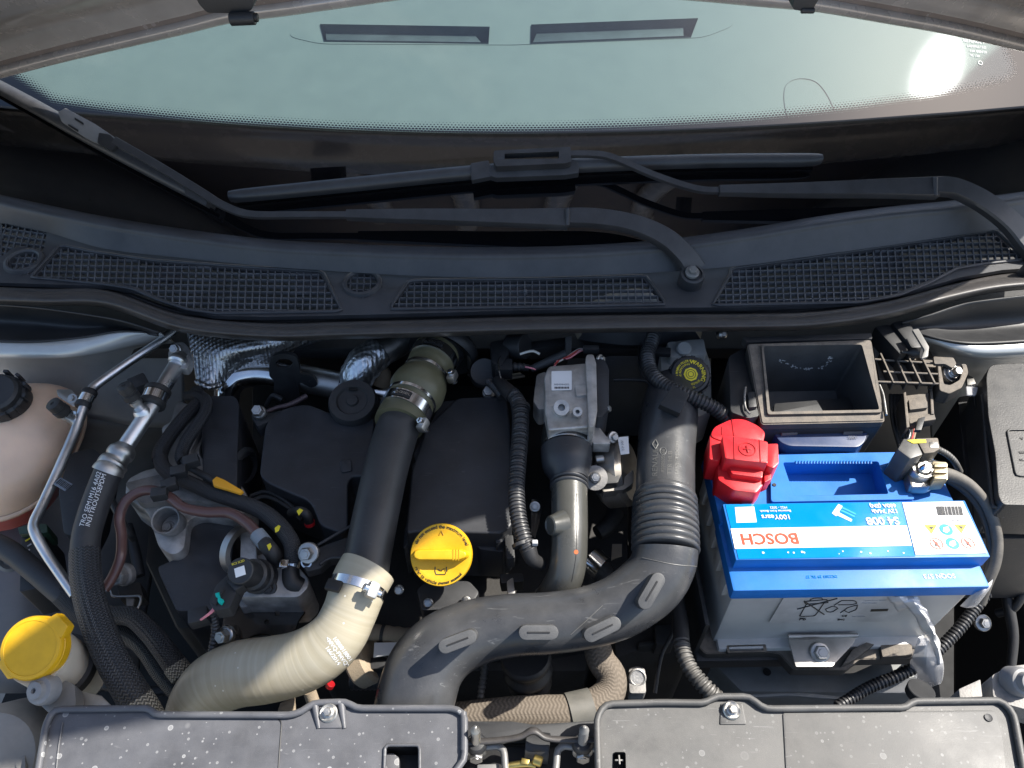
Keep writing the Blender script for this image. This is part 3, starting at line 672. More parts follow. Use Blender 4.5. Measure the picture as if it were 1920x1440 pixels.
# ------------------------------------------------------------------ cowl panel with its grilles
XS = [-80, 0, 90, 200, 340, 500, 640, 800, 960, 1120, 1260, 1400, 1530, 1660, 1780, 1880, 2000]
GRT = line([(-80, 405), (0, 412), (90, 430), (200, 462), (340, 478), (500, 494), (640, 504), (800, 513), (960, 515), (1120, 511), (1260, 504), (1400, 492), (1530, 474), (1660, 456), (1780, 438), (1880, 424), (2000, 405)])
GRB = line([(-80, 528), (0, 530), (90, 533), (200, 536), (270, 548), (340, 578), (400, 592), (500, 594), (640, 591), (800, 587), (960, 582), (1120, 579), (1260, 577), (1400, 576), (1530, 572), (1620, 566), (1720, 544), (1800, 520), (1880, 506), (2000, 498)])
def cowl():
    r = thing('cowl_panel', 'black plastic cowl panel with mesh grilles below the windshield', 'cowl panel')
    def rw(f, z, dy): return [P(x, f(x) + dy, z) for x in XS]
    def gr(dy, off): return [G(x, TOPL(x) + dy, off) for x in XS]
    def bl(t, dy, z): return [P(x, TOPL(x) * (1 - t) + GRT(x) * t + dy, z) for x in XS]
    g3 = gr(16, .010); zt = [p.z for p in g3]
    def mid(t): return [P(x, (TOPL(x) + 16) * (1 - t) + (GRT(x) + 5) * t, zz * (1 - t) + .060 * t) for x, zz in zip(XS, zt)]
    loft('upper_shell', [gr(-6, -.004), gr(-3, .004), gr(2, .010), gr(9, .013), g3, mid(.25), mid(.6), mid(.88), mid(1)], COWL, r, nu=6, nv=4, thick=.002)
    zg = .054
    holes = {
        'A': rpoly([(4, 418), (88, 436), (80, 478), (66, 470), (45, 460), (22, 466), (4, 480)], 2),
        'a': circ(45, 492, 25, 24), 'B': rpoly([(118, 463), (180, 476), (290, 492), (420, 502), (600, 513), (637, 580), (400, 584), (345, 576), (300, 558), (255, 538), (200, 529), (62, 524)], 4),
        'C': circ(679, 532, 28, 27), 'D': rpoly([(772, 530), (800, 529), (1000, 527), (1205, 521), (1245, 567), (1000, 572), (734, 576)], 4),
        'E': rpoly([(1376, 507), (1480, 493), (1640, 470), (1862, 436), (1920, 490), (1840, 499), (1790, 507), (1730, 530), (1680, 550), (1620, 563), (1340, 569)], 4)}
    bot = [(x, GRB(x)) for x in range(-80, 2001, 20)]; top = [(x, GRT(x) + 4) for x in range(2000, -81, -20)]
    sheet('grille_surround', [bot + top] + [h[::-1] for h in holes.values()], zg, .006, COWL, r)
    # raised outline round each grille
    for k in 'BDE':
        pts = holes[k] + holes[k][:2]
        c0 = (sum(p[0] for p in holes[k]) / len(holes[k]), sum(p[1] for p in holes[k]) / len(holes[k]))
        q = [(P(x + (5 if x > c0[0] else -5), y + (4 if y > c0[1] else -4), zg + .001), .0022) for x, y in pts]
        tube('grille_rim', q, COWL, r, n=8, ds=.01, curve=False, cap=False)
    for k, (cx, cy, rr) in {'a': (45, 491, 34), 'C': (679, 532, 36)}.items():
        c = P(cx, cy, zg); m = M(c, 1)
        lathe('grille_collar', c, (0, 0, 1), [(m * (rr - 8), -.006), (m * (rr - 8), .003), (m * (rr - 5), .005), (m * rr, .004), (m * (rr + 3), -.002)], COWL, r, 32, cap=False)
    for k, hx, hy in (('A', 12.5, 11.5), ('a', 12.5, 11.5), ('B', 13.4, 11.3), ('C', 12.5, 11.5), ('D', 13.7, 11.2), ('E', 13.3, 11.0)):
        pl = holes[k]; x0, x1 = min(p[0] for p in pl), max(p[0] for p in pl); y0, y1 = min(p[1] for p in pl), max(p[1] for p in pl); segs = []
        sk = {'A': -.12, 'a': -.1, 'B': .0, 'E': .02}.get(k, 0)
        x = x0 - 60 + hx / 2
        while x < x1 + 60:
            for a, b in clip(pl, (x - sk * 60, y0 - 30), (x + sk * 60 + (x - 960) * .02, y1 + 30)): segs.append((P(*a, zg), P(*b, zg)))
            x += hx
        y = y0 - 60 + hy / 2; tilt = {'E': -.02, 'A': .14, 'D': -.008}.get(k, .012)
        while y < y1 + 60:
            for a, b in clip(pl, (x0 - 5, y - tilt * (x1 - x0) / 2), (x1 + 5, y + tilt * (x1 - x0) / 2)): segs.append((P(*a, zg), P(*b, zg)))
            y += hy
        o = ringbars('grille_mesh', segs, .0015, .005, MESHP, r); o['kind'] = 'stuff'
    for pl, nm in (([(944, 532), (1027, 530), (1027, 572), (944, 574)], 0), ([(552, 518), (602, 516), (622, 550), (552, 552)], 0), ([(290, 496), (344, 500), (344, 528), (294, 526)], 0), ([(1376, 508), (1424, 502), (1424, 540), (1362, 540)], 0), ([(1636, 476), (1686, 470), (1690, 500), (1640, 504)], 0)):
        prism('blank_plate', pl, zg - .004, .003, COWL, r, .0005)
    lathe('drain_stub', P(985, 551, zg - .004), (0, 0, 1), [(.003, 0), (.003, .006), (.0012, .007)], MESHP, r, 12)
cowl()
tag(loft('hood_seal', [[P(x, GRB(x) + d + (4 if x > 300 and x < 1600 else 0), z) for x in XS] for d, z in ((-1, .050), (3, .040), (8, .042), (9, .056), (15, .060), (18, .068), (24, .074), (32, .073), (38, .064), (41, .05), (38, .02), (36, -.01))], SEAL, nu=6, nv=4), 'long black rubber hood seal running along the cowl front edge', 'seal')
# ------------------------------------------------------------------ wipers
def rib(pts, off=.0):            # (px, py, off, half width px) on the glass
    q = cr(pts, 8); out = []
    for px, py, of, hw, hh in q:
        p = G(px, py, of); out.append((p, M(p, hw), hh))
    return out
def wiper(lab, pivot, head, arm, rod, blade, holder, conn):
    r = thing('windshield_wiper', lab, 'wiper', 'windshield wipers')
    sweep('arm_head', rib(head), RECT, WIPER, r, GN)
    sweep('arm_channel', rib(arm), RECT, WIPER, r, GN)
    sweep('arm_rod', rib(rod), RECT, WIPER, r, GN)
    sweep('blade_spine', rib(blade), [(-1, -1), (1, -1), (1, 0), (.75, .7), (.3, 1), (-.3, 1), (-.75, .7), (-1, 0)], WIPER, r, GN, 50)
    sweep('blade_rubber', [(p - GN(p) * .011, .0022, .006) for p, a, b in rib(blade)], RECT, RUB, r, GN)
    return r
w1 = wiper('windshield wiper lying to the left, its pivot on the cowl', None,
    [(1302, 508, .012, 24, .006), (1286, 482, .022, 21, .006), (1255, 452, .03, 20, .006), (1215, 430, .034, 19, .006), (1165, 415, .036, 18, .006), (1110, 408, .037, 18, .006), (1062, 407, .037, 17, .006)],
    [(1064, 410, .036, 20, .006), (950, 408, .036, 16, .006), (800, 405, .035, 13, .006), (650, 403, .034, 9, .005)],
    [(655, 403, .034, 6.5, .003), (560, 403, .034, 6.5, .003), (470, 402, .034, 7, .003), (420, 386, .033, 7.5, .003), (380, 362, .033, 8, .003), (300, 313, .033, 8, .003), (215, 264, .033, 8, .003)],
    [(-40, 142, .020, 12, .006), (60, 196, .020, 13, .006), (150, 247, .020, 13, .006), (280, 318, .020, 12, .006), (394, 380, .020, 9, .006)], None, None)
ax = GN(G(1300, 505))
lathe('pivot_boss', P(1298, 516, .072), (0, -.25, 1), [(.0165, -.03), (.0165, .0), (.0155, .003), (.0125, .004), (.0125, .001), (0, .001)], WIPER, w1, 32)
bolt(P(1298, 510, .078), .0062, SILVERG, w1, (0, -.25, 1), h=.006, washer=1.5, name='pivot_nut')
for pl, of, m_, h in (([(108, 210), (122, 202), (178, 232), (222, 262), (208, 280), (160, 258), (115, 228)], .030, INKG, .008), ([(185, 248), (206, 252), (222, 268), (208, 282), (182, 268)], .036, BLK, .006), ([(352, 336), (392, 360), (386, 386), (346, 364)], .027, WIPER, .006)):
    solid('blade_clip', [G(x, y, of) for x, y in rpoly(pl, 3)], -GN(G(*pl[0])) * h, mat('grey_clip_plastic', (.20, .205, .21), .5, dust=.3) if m_ is INKG and 'grey_clip_plastic' not in MT else (MT['grey_clip_plastic'] if m_ is INKG else m_), w1, .001)
for a, b in (((140, 222), (156, 232)), ((128, 234), (146, 245))): solid('clip_slot', [G(a[0], a[1] - 2, .0308), G(b[0], b[1] - 2, .0308), G(b[0], b[1] + 2, .0308), G(a[0], a[1] + 2, .0308)], -GN(G(*a)) * .001, INKK, w1, 0)
w2 = wiper('windshield wiper lying across the middle of the glass, pivot at far right', None,
    [(1960, 500, .02, 26, .006), (1925, 452, .035, 24, .006), (1890, 412, .042, 22, .006), (1840, 375, .044, 21, .006), (1790, 352, .045, 19, .006), (1752, 349, .045, 18, .006)],
    [(1754, 352, .044, 21, .006), (1640, 353, .043, 17, .006), (1500, 356, .041, 13, .006), (1348, 357, .040, 9, .005)],
    [(1352, 357, .039, 6, .003), (1305, 354, .039, 6.5, .003), (1230, 330, .038, 6.5, .003), (1150, 296, .037, 6.5, .003), (1110, 289, .037, 6.5, .003), (1062, 289, .037, 6, .003)],
    [(430, 367, .022, 9, .006), (470, 363, .022, 12, .006), (640, 346, .022, 13, .006), (890, 321, .022, 13, .006), (1090, 308, .022, 13, .006), (1320, 300, .022, 12.5, .006), (1500, 298, .022, 12, .006), (1540, 297, .022, 8, .006)], None, None)
CLP = MT['grey_clip_plastic']
solid('blade_clip', [G(x, y, .030) for x, y in rpoly([(882, 306), (916, 300), (925, 330), (884, 338)], 3)], -GN(G(900, 310)) * .010, WIPER, w2, .001)
solid('blade_clip', [G(x, y, .031) for x, y in rpoly([(922, 312), (1070, 296), (1084, 302), (1086, 324), (1060, 328), (930, 333), (915, 328)], 3)], -GN(G(900, 310)) * .012, WIPER, w2, .0015)
sheet('holder_frame', [rpoly([(926, 282), (1070, 275), (1071, 303), (1060, 306), (930, 312), (925, 300)], 3), [(946, 288), (946, 298), (1048, 297), (1048, 284)]], lambda x, y: G(x, y, .046), -GN(G(1000, 300)) * .013, WIPER, w2)
for k in (0, 1):
    cyl('hinge_pin', *( (G(1064, 392, .045), G(1064, 424, .04)) if k == 0 else (G(1753, 333, .052), G(1753, 368, .047)) ), .0035, WIPER, (w1, w2)[k])
lathe('pivot_boss', P(1950, 500, .08), (0, -.25, 1), [(.0165, -.03), (.0165, 0), (.012, .003), (0, .003)], WIPER, w2, 28)
# ------------------------------------------------------------------ left side of the bay
def clip_block(nm, p, size, m, parent, rot=0): return box(nm, p, size, m, parent, .0008, rot)
# engine block and ancillaries low down, mostly dark
eb = thing('engine_block', 'grimy dark engine block deep under the hoses', 'engine')
prism('block_body', [(470, 720), (1180, 720), (1180, 1150), (1000, 1180), (470, 1180)], -.16, .30, GAP_GRIME, eb, .01)
prism('sump_front', [(560, 1170), (1130, 1170), (1100, 1260), (600, 1260)], -.26, .2, GAP_GRIME, eb, .01)
prism('gearbox_case', [(1170, 760), (1330, 780), (1320, 1180), (1150, 1240), (1140, 980)], -.20, .25, GAP_GRIME, eb, .015)
prism('accessory_bracket', [(290, 830), (480, 830), (480, 1180), (330, 1180), (270, 1050)], -.20, .2, GAP_GRIME, eb, .01)
# coolant tank
def tank():
    r = thing('coolant_tank', 'translucent coolant expansion tank with pink coolant and black cap', 'tank')
    c = P(40, 855, -.10)
    def ring(px, py, rx, ry, z):
        p = P(px, py, z); a, b = M(p, rx), M(p, ry) * 1.25
        return [p + V((a * math.copysign(abs(math.cos(t)) ** .8, math.cos(t)), b * math.copysign(abs(math.sin(t)) ** .8, math.sin(t)), 0)) for t in (2 * math.pi * k / 36 for k in range(37))]
    loft('tank_upper_half', [ring(18, 760, 22, 20, -.015), ring(20, 765, 55, 40, -.020), ring(24, 780, 88, 66, -.036), ring(26, 812, 110, 98, -.065), ring(22, 848, 118, 118, -.115)], TANK, r, nu=1, nv=5, smooth=180)
    loft('tank_seam', [ring(22, 848, 117, 117, -.113), ring(22, 849, 122, 122, -.116), ring(22, 852, 122, 122, -.121), ring(22, 855, 116, 116, -.124)], TANK, r, nu=1, nv=2, smooth=60)
    loft('tank_lower_half', [ring(22, 853, 116, 116, -.122), ring(22, 870, 112, 110, -.16), ring(26, 905, 96, 84, -.21), ring(26, 910, 60, 50, -.23), ring(26, 912, 5, 5, -.232)], TANKR, r, nu=1, nv=4, smooth=180)
    p = P(6, 748, -.004)
    n = 24; prof = [(.0, .022), (.022, .022), (.0255, .019), (.0265, .012), (.0295, .009), (.0305, -.006), (.029, -.018), (.024, -.018)]
    cap = lathe('tank_cap', p, (.1, -.25, 1), prof, BLK, r, 32)
    for k in range(12):
        a = 2 * math.pi * k / 12; x, y, z = frame((.1, -.25, 1)); q = p + x * .0318 * math.cos(a) + y * .0318 * math.sin(a)
        box('cap_grip', q + z * .008, (.006, .004, .017), BLK, cap, .001, ax=(x * -math.sin(a) + y * math.cos(a), x * math.cos(a) + y * math.sin(a), z))
    text('!', p + V((.1, -.25, 1)).normalized() * .0302 + V((.002, 0, 0)), 16, YELP, cap, name='warning_mark')
    for px, py in ((50, 905), (55, 850)): lathe('moulded_ring', P(px, py - 60, -.055), (.3, -.5, .8), [(.004, 0), (.005, .001), (.004, .001)], TANK, r, 14)
    return r
tank()
# thin air-conditioning pipe
t = thing('thin_aluminium_pipe', 'thin bare aluminium pipe bending down beside the coolant tank', 'pipe')
tube('pipe', [(335, 612, .0, 8), (300, 640, .0, 8), (240, 680, .0, 8), (190, 715, .0, 8.5), (172, 730, .0, 9), (160, 755, .0, 9), (140, 810, -.01, 9), (110, 880, -.015, 9), (80, 945, -.02, 9), (64, 980, -.02, 9.5), (66, 1000, -.02, 9.5), (85, 1035, -.03, 9.5), (112, 1075, -.04, 9.5), (140, 1115, -.05, 9.5)], ALU, t, n=20, ds=.003)
def service_port(parent, base, tip, r, capmat):
    a, b = PP(base), PP(tip); d = b - a; L = d.length
    lathe('port_stem', a, d, [(r * .7, 0), (r * .72, L * .3), (r * .9, L * .33), (r * .9, L * .45), (r * .75, L * .46), (r * .75, L * .6)], ALU, parent, 20)
    c = lathe('port_cap', a + d * .5, d, [(r * 1.05, 0), (r * 1.15, .001), (r * 1.15, L * .2), (r * 1.0, L * .21), (r * 1.0, L * .26), (r * 1.08, L * .28), (r * 1.05, L * .48), (r * .9, L * .5), (r * .3, L * .5), (r * .25, L * .47), (0, L * .47)], capmat, parent, 24)
    return c
service_port(t, (141, 790, -.008), (98, 756, .03), .0085, RUB)
lathe('port_weld', P(143, 785, -.008), PP((98, 756, .03)) - PP((141, 790, -.008)), [(.009, -.004), (.0085, .003), (.006, .008)], ALU, t, 20)
def pipe_clamp(parent, a, b, r):
    a, b = PP(a), PP(b); d = b - a
    rb = lathe('rubber_bush', a, d, [(r * 1.0, 0), (r * 1.55, .0005), (r * 1.7, .002), (r * 1.7, .007), (r * 1.4, .008), (r * 1.4, d.length - .008), (r * 1.7, d.length - .007), (r * 1.7, d.length - .002), (r * 1.5, d.length)], RUB, parent, 24)
    lathe('clamp_strap', a + d * .3, d, [(r * 1.5, 0), (r * 1.58, 0), (r * 1.58, d.length * .4), (r * 1.5, d.length * .4)], CHROME, parent, 24)
pipe_clamp(t, (153, 765, -.002), (170, 732, .002), .0056)
prism('clamp_bracket', [(106, 730), (134, 730), (148, 745), (150, 758), (138, 762), (108, 742)], -.005, .002, STEEL, t, .0005, rnd=3)
bolt(P(136, 747, -.003), .004, STEEL, t)
box('barcode_tag', P(118, 908, -.012), (.020, .011, .001), mat('tag_grey', (.16, .18, .21), .5), t, .0003, rot=-.5)
for k in range(9):
    q = P(110 + k * 2.6, 902 + k * 1.6, -.0112); box('barcode_bar', q, (.0006 if k % 3 else .0011, .007, .0006), INKK, t, 0, rot=-.5)
# thick air-conditioning pipe, ferrule, hose and braided sleeve
t = thing('thick_pipe_and_hose', 'thick aluminium pipe crimped to a wide black hose with braided sleeve', 'hose')
tube('pipe', [(340, 668, .012, 15), (328, 690, .012, 15), (300, 735, .010, 15), (270, 785, .006, 15), (240, 830, .0, 15.5), (226, 852, -.002, 15.5)], ALU, t, n=24, ds=.003)
fl = PP((332, 664, .018))
prism('pipe_flange', [(316, 655), (326, 642), (345, 640), (356, 655), (358, 678), (350, 692), (336, 690), (314, 668)], .016, .012, CAST, t, .002, rnd=8)
bolt(P(329, 655, .018), .0062, STEEL, t, (0, -.6, .8), washer=1.25)
lathe('pipe_collar', P(334, 676, .017), PP((328, 690, .012)) - PP((340, 668, .012)), [(.0112, -.003), (.0125, 0), (.0118, .004), (.0095, .006)], ALU, t, 24)
service_port(t, (267, 772, .008), (232, 722, .05), .0085, BLK)
lathe('port_weld', P(268, 775, .010), PP((232, 722, .05)) - PP((267, 772, .008)), [(.011, -.006), (.0105, .004), (.008, .008)], ALU, t, 20)
box('bracket_block', P(262, 722, .0), (.022, .022, .018), BLK, t, .003, rot=.6)
pipe_clamp(t, (283, 762, .008), (298, 728, .012), .0095)
d = PP((206, 885, -.004)) - PP((232, 842, .0)); a = PP((234, 838, .0)); L = d.length
tube('ferrule', [(236, 836, .0, 17), (230, 846, -.001, 24), (224, 853, -.001, 25), (220, 860, -.002, 22), (214, 867, -.003, 27), (208, 876, -.004, 27), (204, 882, -.004, 25)], STEEL, t, n=32, ds=.0012)
tube('ferrule_lip', [(206, 879, -.004, 27), (203, 884, -.004, 29), (202, 886, -.0045, 29)], STEEL, t, n=32, ds=.001)
hp = [(207, 876, -.004, 25), (195, 905, -.006, 25.5), (176, 955, -.010, 25.5), (163, 1000, -.012, 25.5), (159, 1040, -.015, 25.5), (161, 1080, -.02, 25.5)]
HO = tube('rubber_hose', hp, HOSE, t, n=48, ds=.003)
tube('braided_sleeve', [(159, 1034, -.0145, 27), (161, 1080, -.02, 27.5), (170, 1130, -.025, 28), (188, 1185, -.032, 28.5), (212, 1240, -.04, 29), (238, 1285, -.05, 30), (256, 1315, -.06, 31)], BRAID, t, n=40, ds=.003)
tube('sunlit_sleeve_end', [(253, 1310, -.0585, 31), (266, 1334, -.066, 33), (285, 1370, -.08, 33)], BRAID_SUNLIT, t, n=40, ds=.003)  # pale colour paints the sun on the end of the sleeve
for b_, px, py in (('TRO SEM1M16 4A02', 170, 936), ('IN31TROUT5EPDM', 180, 938)): decal(b_, HO, px, py, 72, 8.5, INKW, t)
# hoses with ribbed sleeves
t = thing('ribbed_fuel_hose', 'ribbed black hose running over the alloy bracket to the pump', 'hose')
tube('ribbed_sleeve', [(368, 735, -.03, 13), (374, 752, -.025, 13), (350, 778, -.02, 13), (322, 812, -.02, 13), (302, 845, -.02, 14), (300, 862, -.02, 14)], RIBH, t, n=24, ds=.003)
tube('smooth_hose', [(300, 858, -.02, 13.5), (306, 876, -.02, 13.5), (325, 892, -.02, 13.5), (355, 905, -.018, 13.5), (400, 925, -.015, 14), (445, 940, -.015, 14.5), (490, 958, -.012, 15), (524, 985, -.01, 15.5), (545, 1015, -.012, 15.5), (549, 1040, -.02, 15.5), (546, 1062, -.03, 15)], SLEEVE, t, n=24, ds=.003)
prism('paint_mark', [(515, 990), (522, 984), (526, 986), (522, 995), (516, 998)], .004, .001, YELP, t, .0003)
t = thing('ribbed_fuel_hose', 'second ribbed black hose, ending in a thin line with an orange tag', 'hose')
tube('ribbed_sleeve', [(350, 742, -.03, 9), (372, 742, -.02, 11), (386, 752, -.015, 11), (385, 772, -.012, 11), (368, 800, -.012, 12), (348, 830, -.012, 12), (340, 855, -.014, 12), (344, 864, -.014, 12)], RIBH, t, n=24, ds=.003)
tube('smooth_line', [(342, 860, -.014, 7), (352, 874, -.012, 6.5), (372, 886, -.01, 6.5), (395, 898, -.008, 6.5), (425, 918, -.01, 6.5), (445, 935, -.03, 6.5)], RUB, t, n=16, ds=.003)
prism('orange_tag', [(398, 900), (406, 893), (422, 900), (456, 920), (450, 925), (428, 918), (400, 910)], .002, .004, ORG, t, .0006)
for px, py, r_ in ((359, 865, .4), (336, 885, .3), (318, 910, .4), (300, 926, .2)):
    tag(clip_block('hose_clip', P(px, py, .004), (.017, .012, .012), BLK, None, r_), {359: 'black clip on the thin line above the orange tag', 336: 'black clip on the ribbed hose, middle of three', 318: 'black clip bridging the ribbed hose over the bracket', 300: 'black clip holding the brown hose at its crest'}[px], 'clip', 'hose clips on the alloy bracket')
t = thing('brown_hose', 'thin brown hose arching over the alloy bracket', 'hose')
tube('hose', [(196, 1105, -.05, 9.5), (212, 1080, -.045, 9.5), (226, 1045, -.035, 9.5), (228, 1005, -.03, 9.5), (224, 970, -.022, 9.5), (236, 940, -.012, 9.5), (262, 922, -.005, 9.5), (290, 920, -.003, 9.5), (318, 932, -.004, 9.5), (345, 952, -.006, 9.5), (385, 960, -.008, 10), (430, 962, -.008, 10), (465, 982, -.006, 10), (484, 1004, -.008, 10)], BROWN, t, n=20, ds=.003)
cyl('grey_coupler', (481, 1000, -.007), (499, 1022, -.009), .0085, mat('grey_blue_plastic', (.20, .23, .26), .5), t)
tube('elbow', [(494, 1016, -.008, 14), (506, 1030, -.01, 15), (514, 1042, -.018, 15), (516, 1052, -.035, 15)], RUB, t, n=20, ds=.002)
prism('paint_mark', [(500, 1022), (507, 1018), (509, 1024), (504, 1032)], .006, .001, YELP, t, .0002)
# alloy bracket with a cup
t = thing('alloy_bracket', 'grey cast alloy bracket with a round cup and screw', 'bracket')
prism('bracket_web', [(300, 800, 10), (372, 760, 14), (388, 800, 10), (372, 850), (410, 890), (452, 905), (470, 940), (440, 975), (380, 965), (352, 975), (346, 1030), (322, 1042), (296, 1025), (276, 960), (232, 930), (236, 898), (270, 880), (318, 870)], -.045, .05, CAST, t, .006, rnd=12)
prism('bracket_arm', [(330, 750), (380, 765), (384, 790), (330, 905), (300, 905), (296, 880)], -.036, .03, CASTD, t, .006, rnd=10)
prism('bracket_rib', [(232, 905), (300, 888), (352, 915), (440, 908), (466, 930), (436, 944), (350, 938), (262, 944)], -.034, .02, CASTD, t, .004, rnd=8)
c = P(310, 975, -.022); m = M(c, 1)
lathe('cup', c, (.02, -.35, 1), [(m * 20, -.07), (m * 25, -.02), (m * 27, 0), (m * 26, .001), (m * 23.5, 0), (m * 21, -.028), (0, -.028)], CASTD, t, 36)
bolt(P(316, 990, -.047), m * 9, CASTD, t, (.02, -.35, 1), washer=1.5)
# dark plastic covers left of the engine
t = thing('timing_cover', 'black plastic timing cover beside the left engine cover', 'cover')
prism('upper_cover', [(388, 752, 8), (396, 742, 10), (440, 742, 10), (448, 756), (444, 925), (380, 905), (378, 790)], -.03, .12, BLKC, t, .006, rnd=6)
prism('cover_step', [(384, 803), (446, 805), (444, 925), (380, 905)], -.024, .02, BLKC, t, .004, rnd=4)
prism('lower_cover', [(350, 975), (440, 985), (432, 1080), (420, 1145), (330, 1146), (300, 1080), (294, 1062), (345, 1040)], -.06, .15, BLKC, t, .008, rnd=8)
for k in range(4): lathe('pulley_ring', P(456, 875 + k * 3, -.05 - k * .004), (1, -.3, .2), [(.02, 0), (.025, .002), (.025, .004), (.02, .006)], BLK, t, 28)
# high-pressure pump with its valve
t = thing('fuel_pump', 'alloy fuel pump with black solenoid valve and white sticker', 'pump')
prism('pump_body', [(444, 1050, 8), (500, 1035), (560, 1062), (580, 1085), (578, 1102), (560, 1120), (450, 1120), (440, 1090)], -.035, .06, CAST, t, .004, rnd=8)
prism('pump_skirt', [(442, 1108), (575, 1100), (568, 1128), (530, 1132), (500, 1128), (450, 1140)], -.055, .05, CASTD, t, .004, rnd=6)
prism('pump_web', [(452, 985), (478, 990), (482, 1055), (450, 1062)], -.03, .04, CAST, t, .004, rnd=4)
lathe('bearing_ring', P(446, 1030, -.045), (1, -.4, .3), [(.022, 0), (.028, .001), (.028, .01), (.022, .011)], STEEL, t, 32)
a, b = PP((488, 1082, -.03)), PP((450, 1070, .022)); dd = b - a
lathe('solenoid', a, dd, [(.0185, -.004), (.0185, .010), (.0165, .012), (.0165, .024), (.0135, .026), (.0135, dd.length - .001), (.0125, dd.length), (0, dd.length)], BLK, t, 36)
X, Y, Z = frame(dd); ux = V((1, .35, 0)); ux = (ux - Z * ux.dot(Z)).normalized(); uy = Z.cross(ux)
box('sticker', b + Z * .0005 + uy * -.001, (.0105, .0095, .0006), LABW, t, .0001, ax=(ux, uy, Z))
text('BC2 5L2D', b + Z * .0009 + uy * .0085, 4, YELP, t, ux, uy)
prism('connector', [(404, 1098, 3), (432, 1072, 3), (452, 1092, 3), (430, 1140, 4), (402, 1145, 4), (392, 1130, 4)], .006, .018, BLK, t, .002, rnd=3)
prism('connector_neck', [(424, 1088), (446, 1082), (458, 1096), (440, 1108)], .010, .014, BLK, t, .002)
prism('connector_ridge', [(396, 1128), (412, 1100), (420, 1104), (404, 1134)], .009, .004, BLK, t, .001)
prism('teal_lock', [(403, 1112), (411, 1110), (412, 1120), (419, 1124), (414, 1132), (408, 1128), (408, 1120), (404, 1118)], .0115, .004, TEAL, t, .0005)
for k, mm in ((0, PINK), (5, PINK)): tube('wire', [(404 + k, 1135, .0, 1.8), (394 + k * .7, 1148, -.002, 1.8), (376 + k * .3, 1162, -.01, 1.8)], mm, t, n=8, ds=.003)
bolt(P(505, 1103, -.033), .005, BLK, t)
tube('return_elbow', [(546, 1056, -.028, 15), (545, 1072, -.03, 16), (548, 1090, -.034, 17), (562, 1100, -.04, 17)], RUB, t, n=22, ds=.002)
tube('elbow_clamp', [(548, 1052, -.026, 16.5), (547, 1064, -.030, 16.5)], CHROME, t, n=28, curve=False)
box('clamp_ear', P(533, 1058, -.016), (.009, .009, .005), CHROME, t, .001)
# pump bracket in glossy black steel
t = thing('pump_bracket', 'glossy black steel bracket under the fuel pump', 'bracket')
GLB = mat('gloss_black_paint', (.018, .016, .014), .18, var=.2, coat=.5)
sheet('bracket_plate', [rpoly([(420, 1150), (440, 1138), (480, 1134), (530, 1137), (572, 1112), (576, 1140), (558, 1165), (545, 1215), (430, 1210), (416, 1178)], 8), circ(492, 1204, 30, 16)[::-1], circ(520, 1150, 5)[::-1], circ(500, 1166, 5)[::-1]], -.07, .004, GLB, t, bev=.001)
prism('bracket_flange', [(418, 1178), (446, 1170), (452, 1200), (424, 1206)], -.062, .01, GLB, t, .002, rnd=3)
lathe('pulley_face', P(494, 1210, -.10), (0, -.3, 1), [(.033, 0), (.031, .004), (.02, .002), (0, .002)], STEEL, t, 36)
bolt(P(424, 1190, -.055), .0075, STEEL, t, (-.3, -.6, .7), h=.009, washer=1.25)
# braided coolant hoses lower left
for lab, sp, mt_ in (('braided black hose bending from behind the sleeve to the pale pipe', [(150, 1120, -.08, 16), (195, 1150, -.09, 17), (245, 1156, -.09, 18), (278, 1182, -.095, 19), (305, 1215, -.1, 20), (330, 1250, -.11, 21), (344, 1268, -.115, 21)], BRAID),
                     ('lower ribbed black hose behind the braided one', [(200, 1180, -.13, 16), (240, 1192, -.13, 17), (272, 1215, -.13, 18), (305, 1260, -.14, 20), (340, 1300, -.15, 20)], RIBH),
                     ('black corrugated drain hose low beside the washer filler', [(150, 1262, -.2, 10), (200, 1285, -.2, 10), (260, 1297, -.2, 10), (350, 1290, -.2, 10)], RUB)):
    t = thing('coolant_hose', lab, 'hose'); tube('hose', sp, mt_, t, n=28, ds=.003, prof=corr(.006, .1) if mt_ is RUB else None)
    if mt_ is BRAID: tube('sunlit_hose_end', [(327, 1247, -.1095, 21.5), (336, 1258, -.112, 22), (342, 1266, -.1145, 22)], BRAID_SUNLIT, t, n=32, ds=.003)  # paler colour stands for sun falling on the hose end
t = thing('coolant_feed_hose', 'dark dusty hose sloping from the left edge under the thin pipe', 'hose')
tube('hose', [(-30, 1010, -.08, 20), (20, 1035, -.08, 20), (70, 1075, -.085, 20), (110, 1108, -.09, 21), (140, 1130, -.095, 22)], HOSE, t, n=28, ds=.004)
tube('fabric_sleeve', [(118, 1112, -.092, 23), (150, 1140, -.097, 24), (190, 1165, -.1, 24)], SLEEVE, t, n=28, ds=.004)
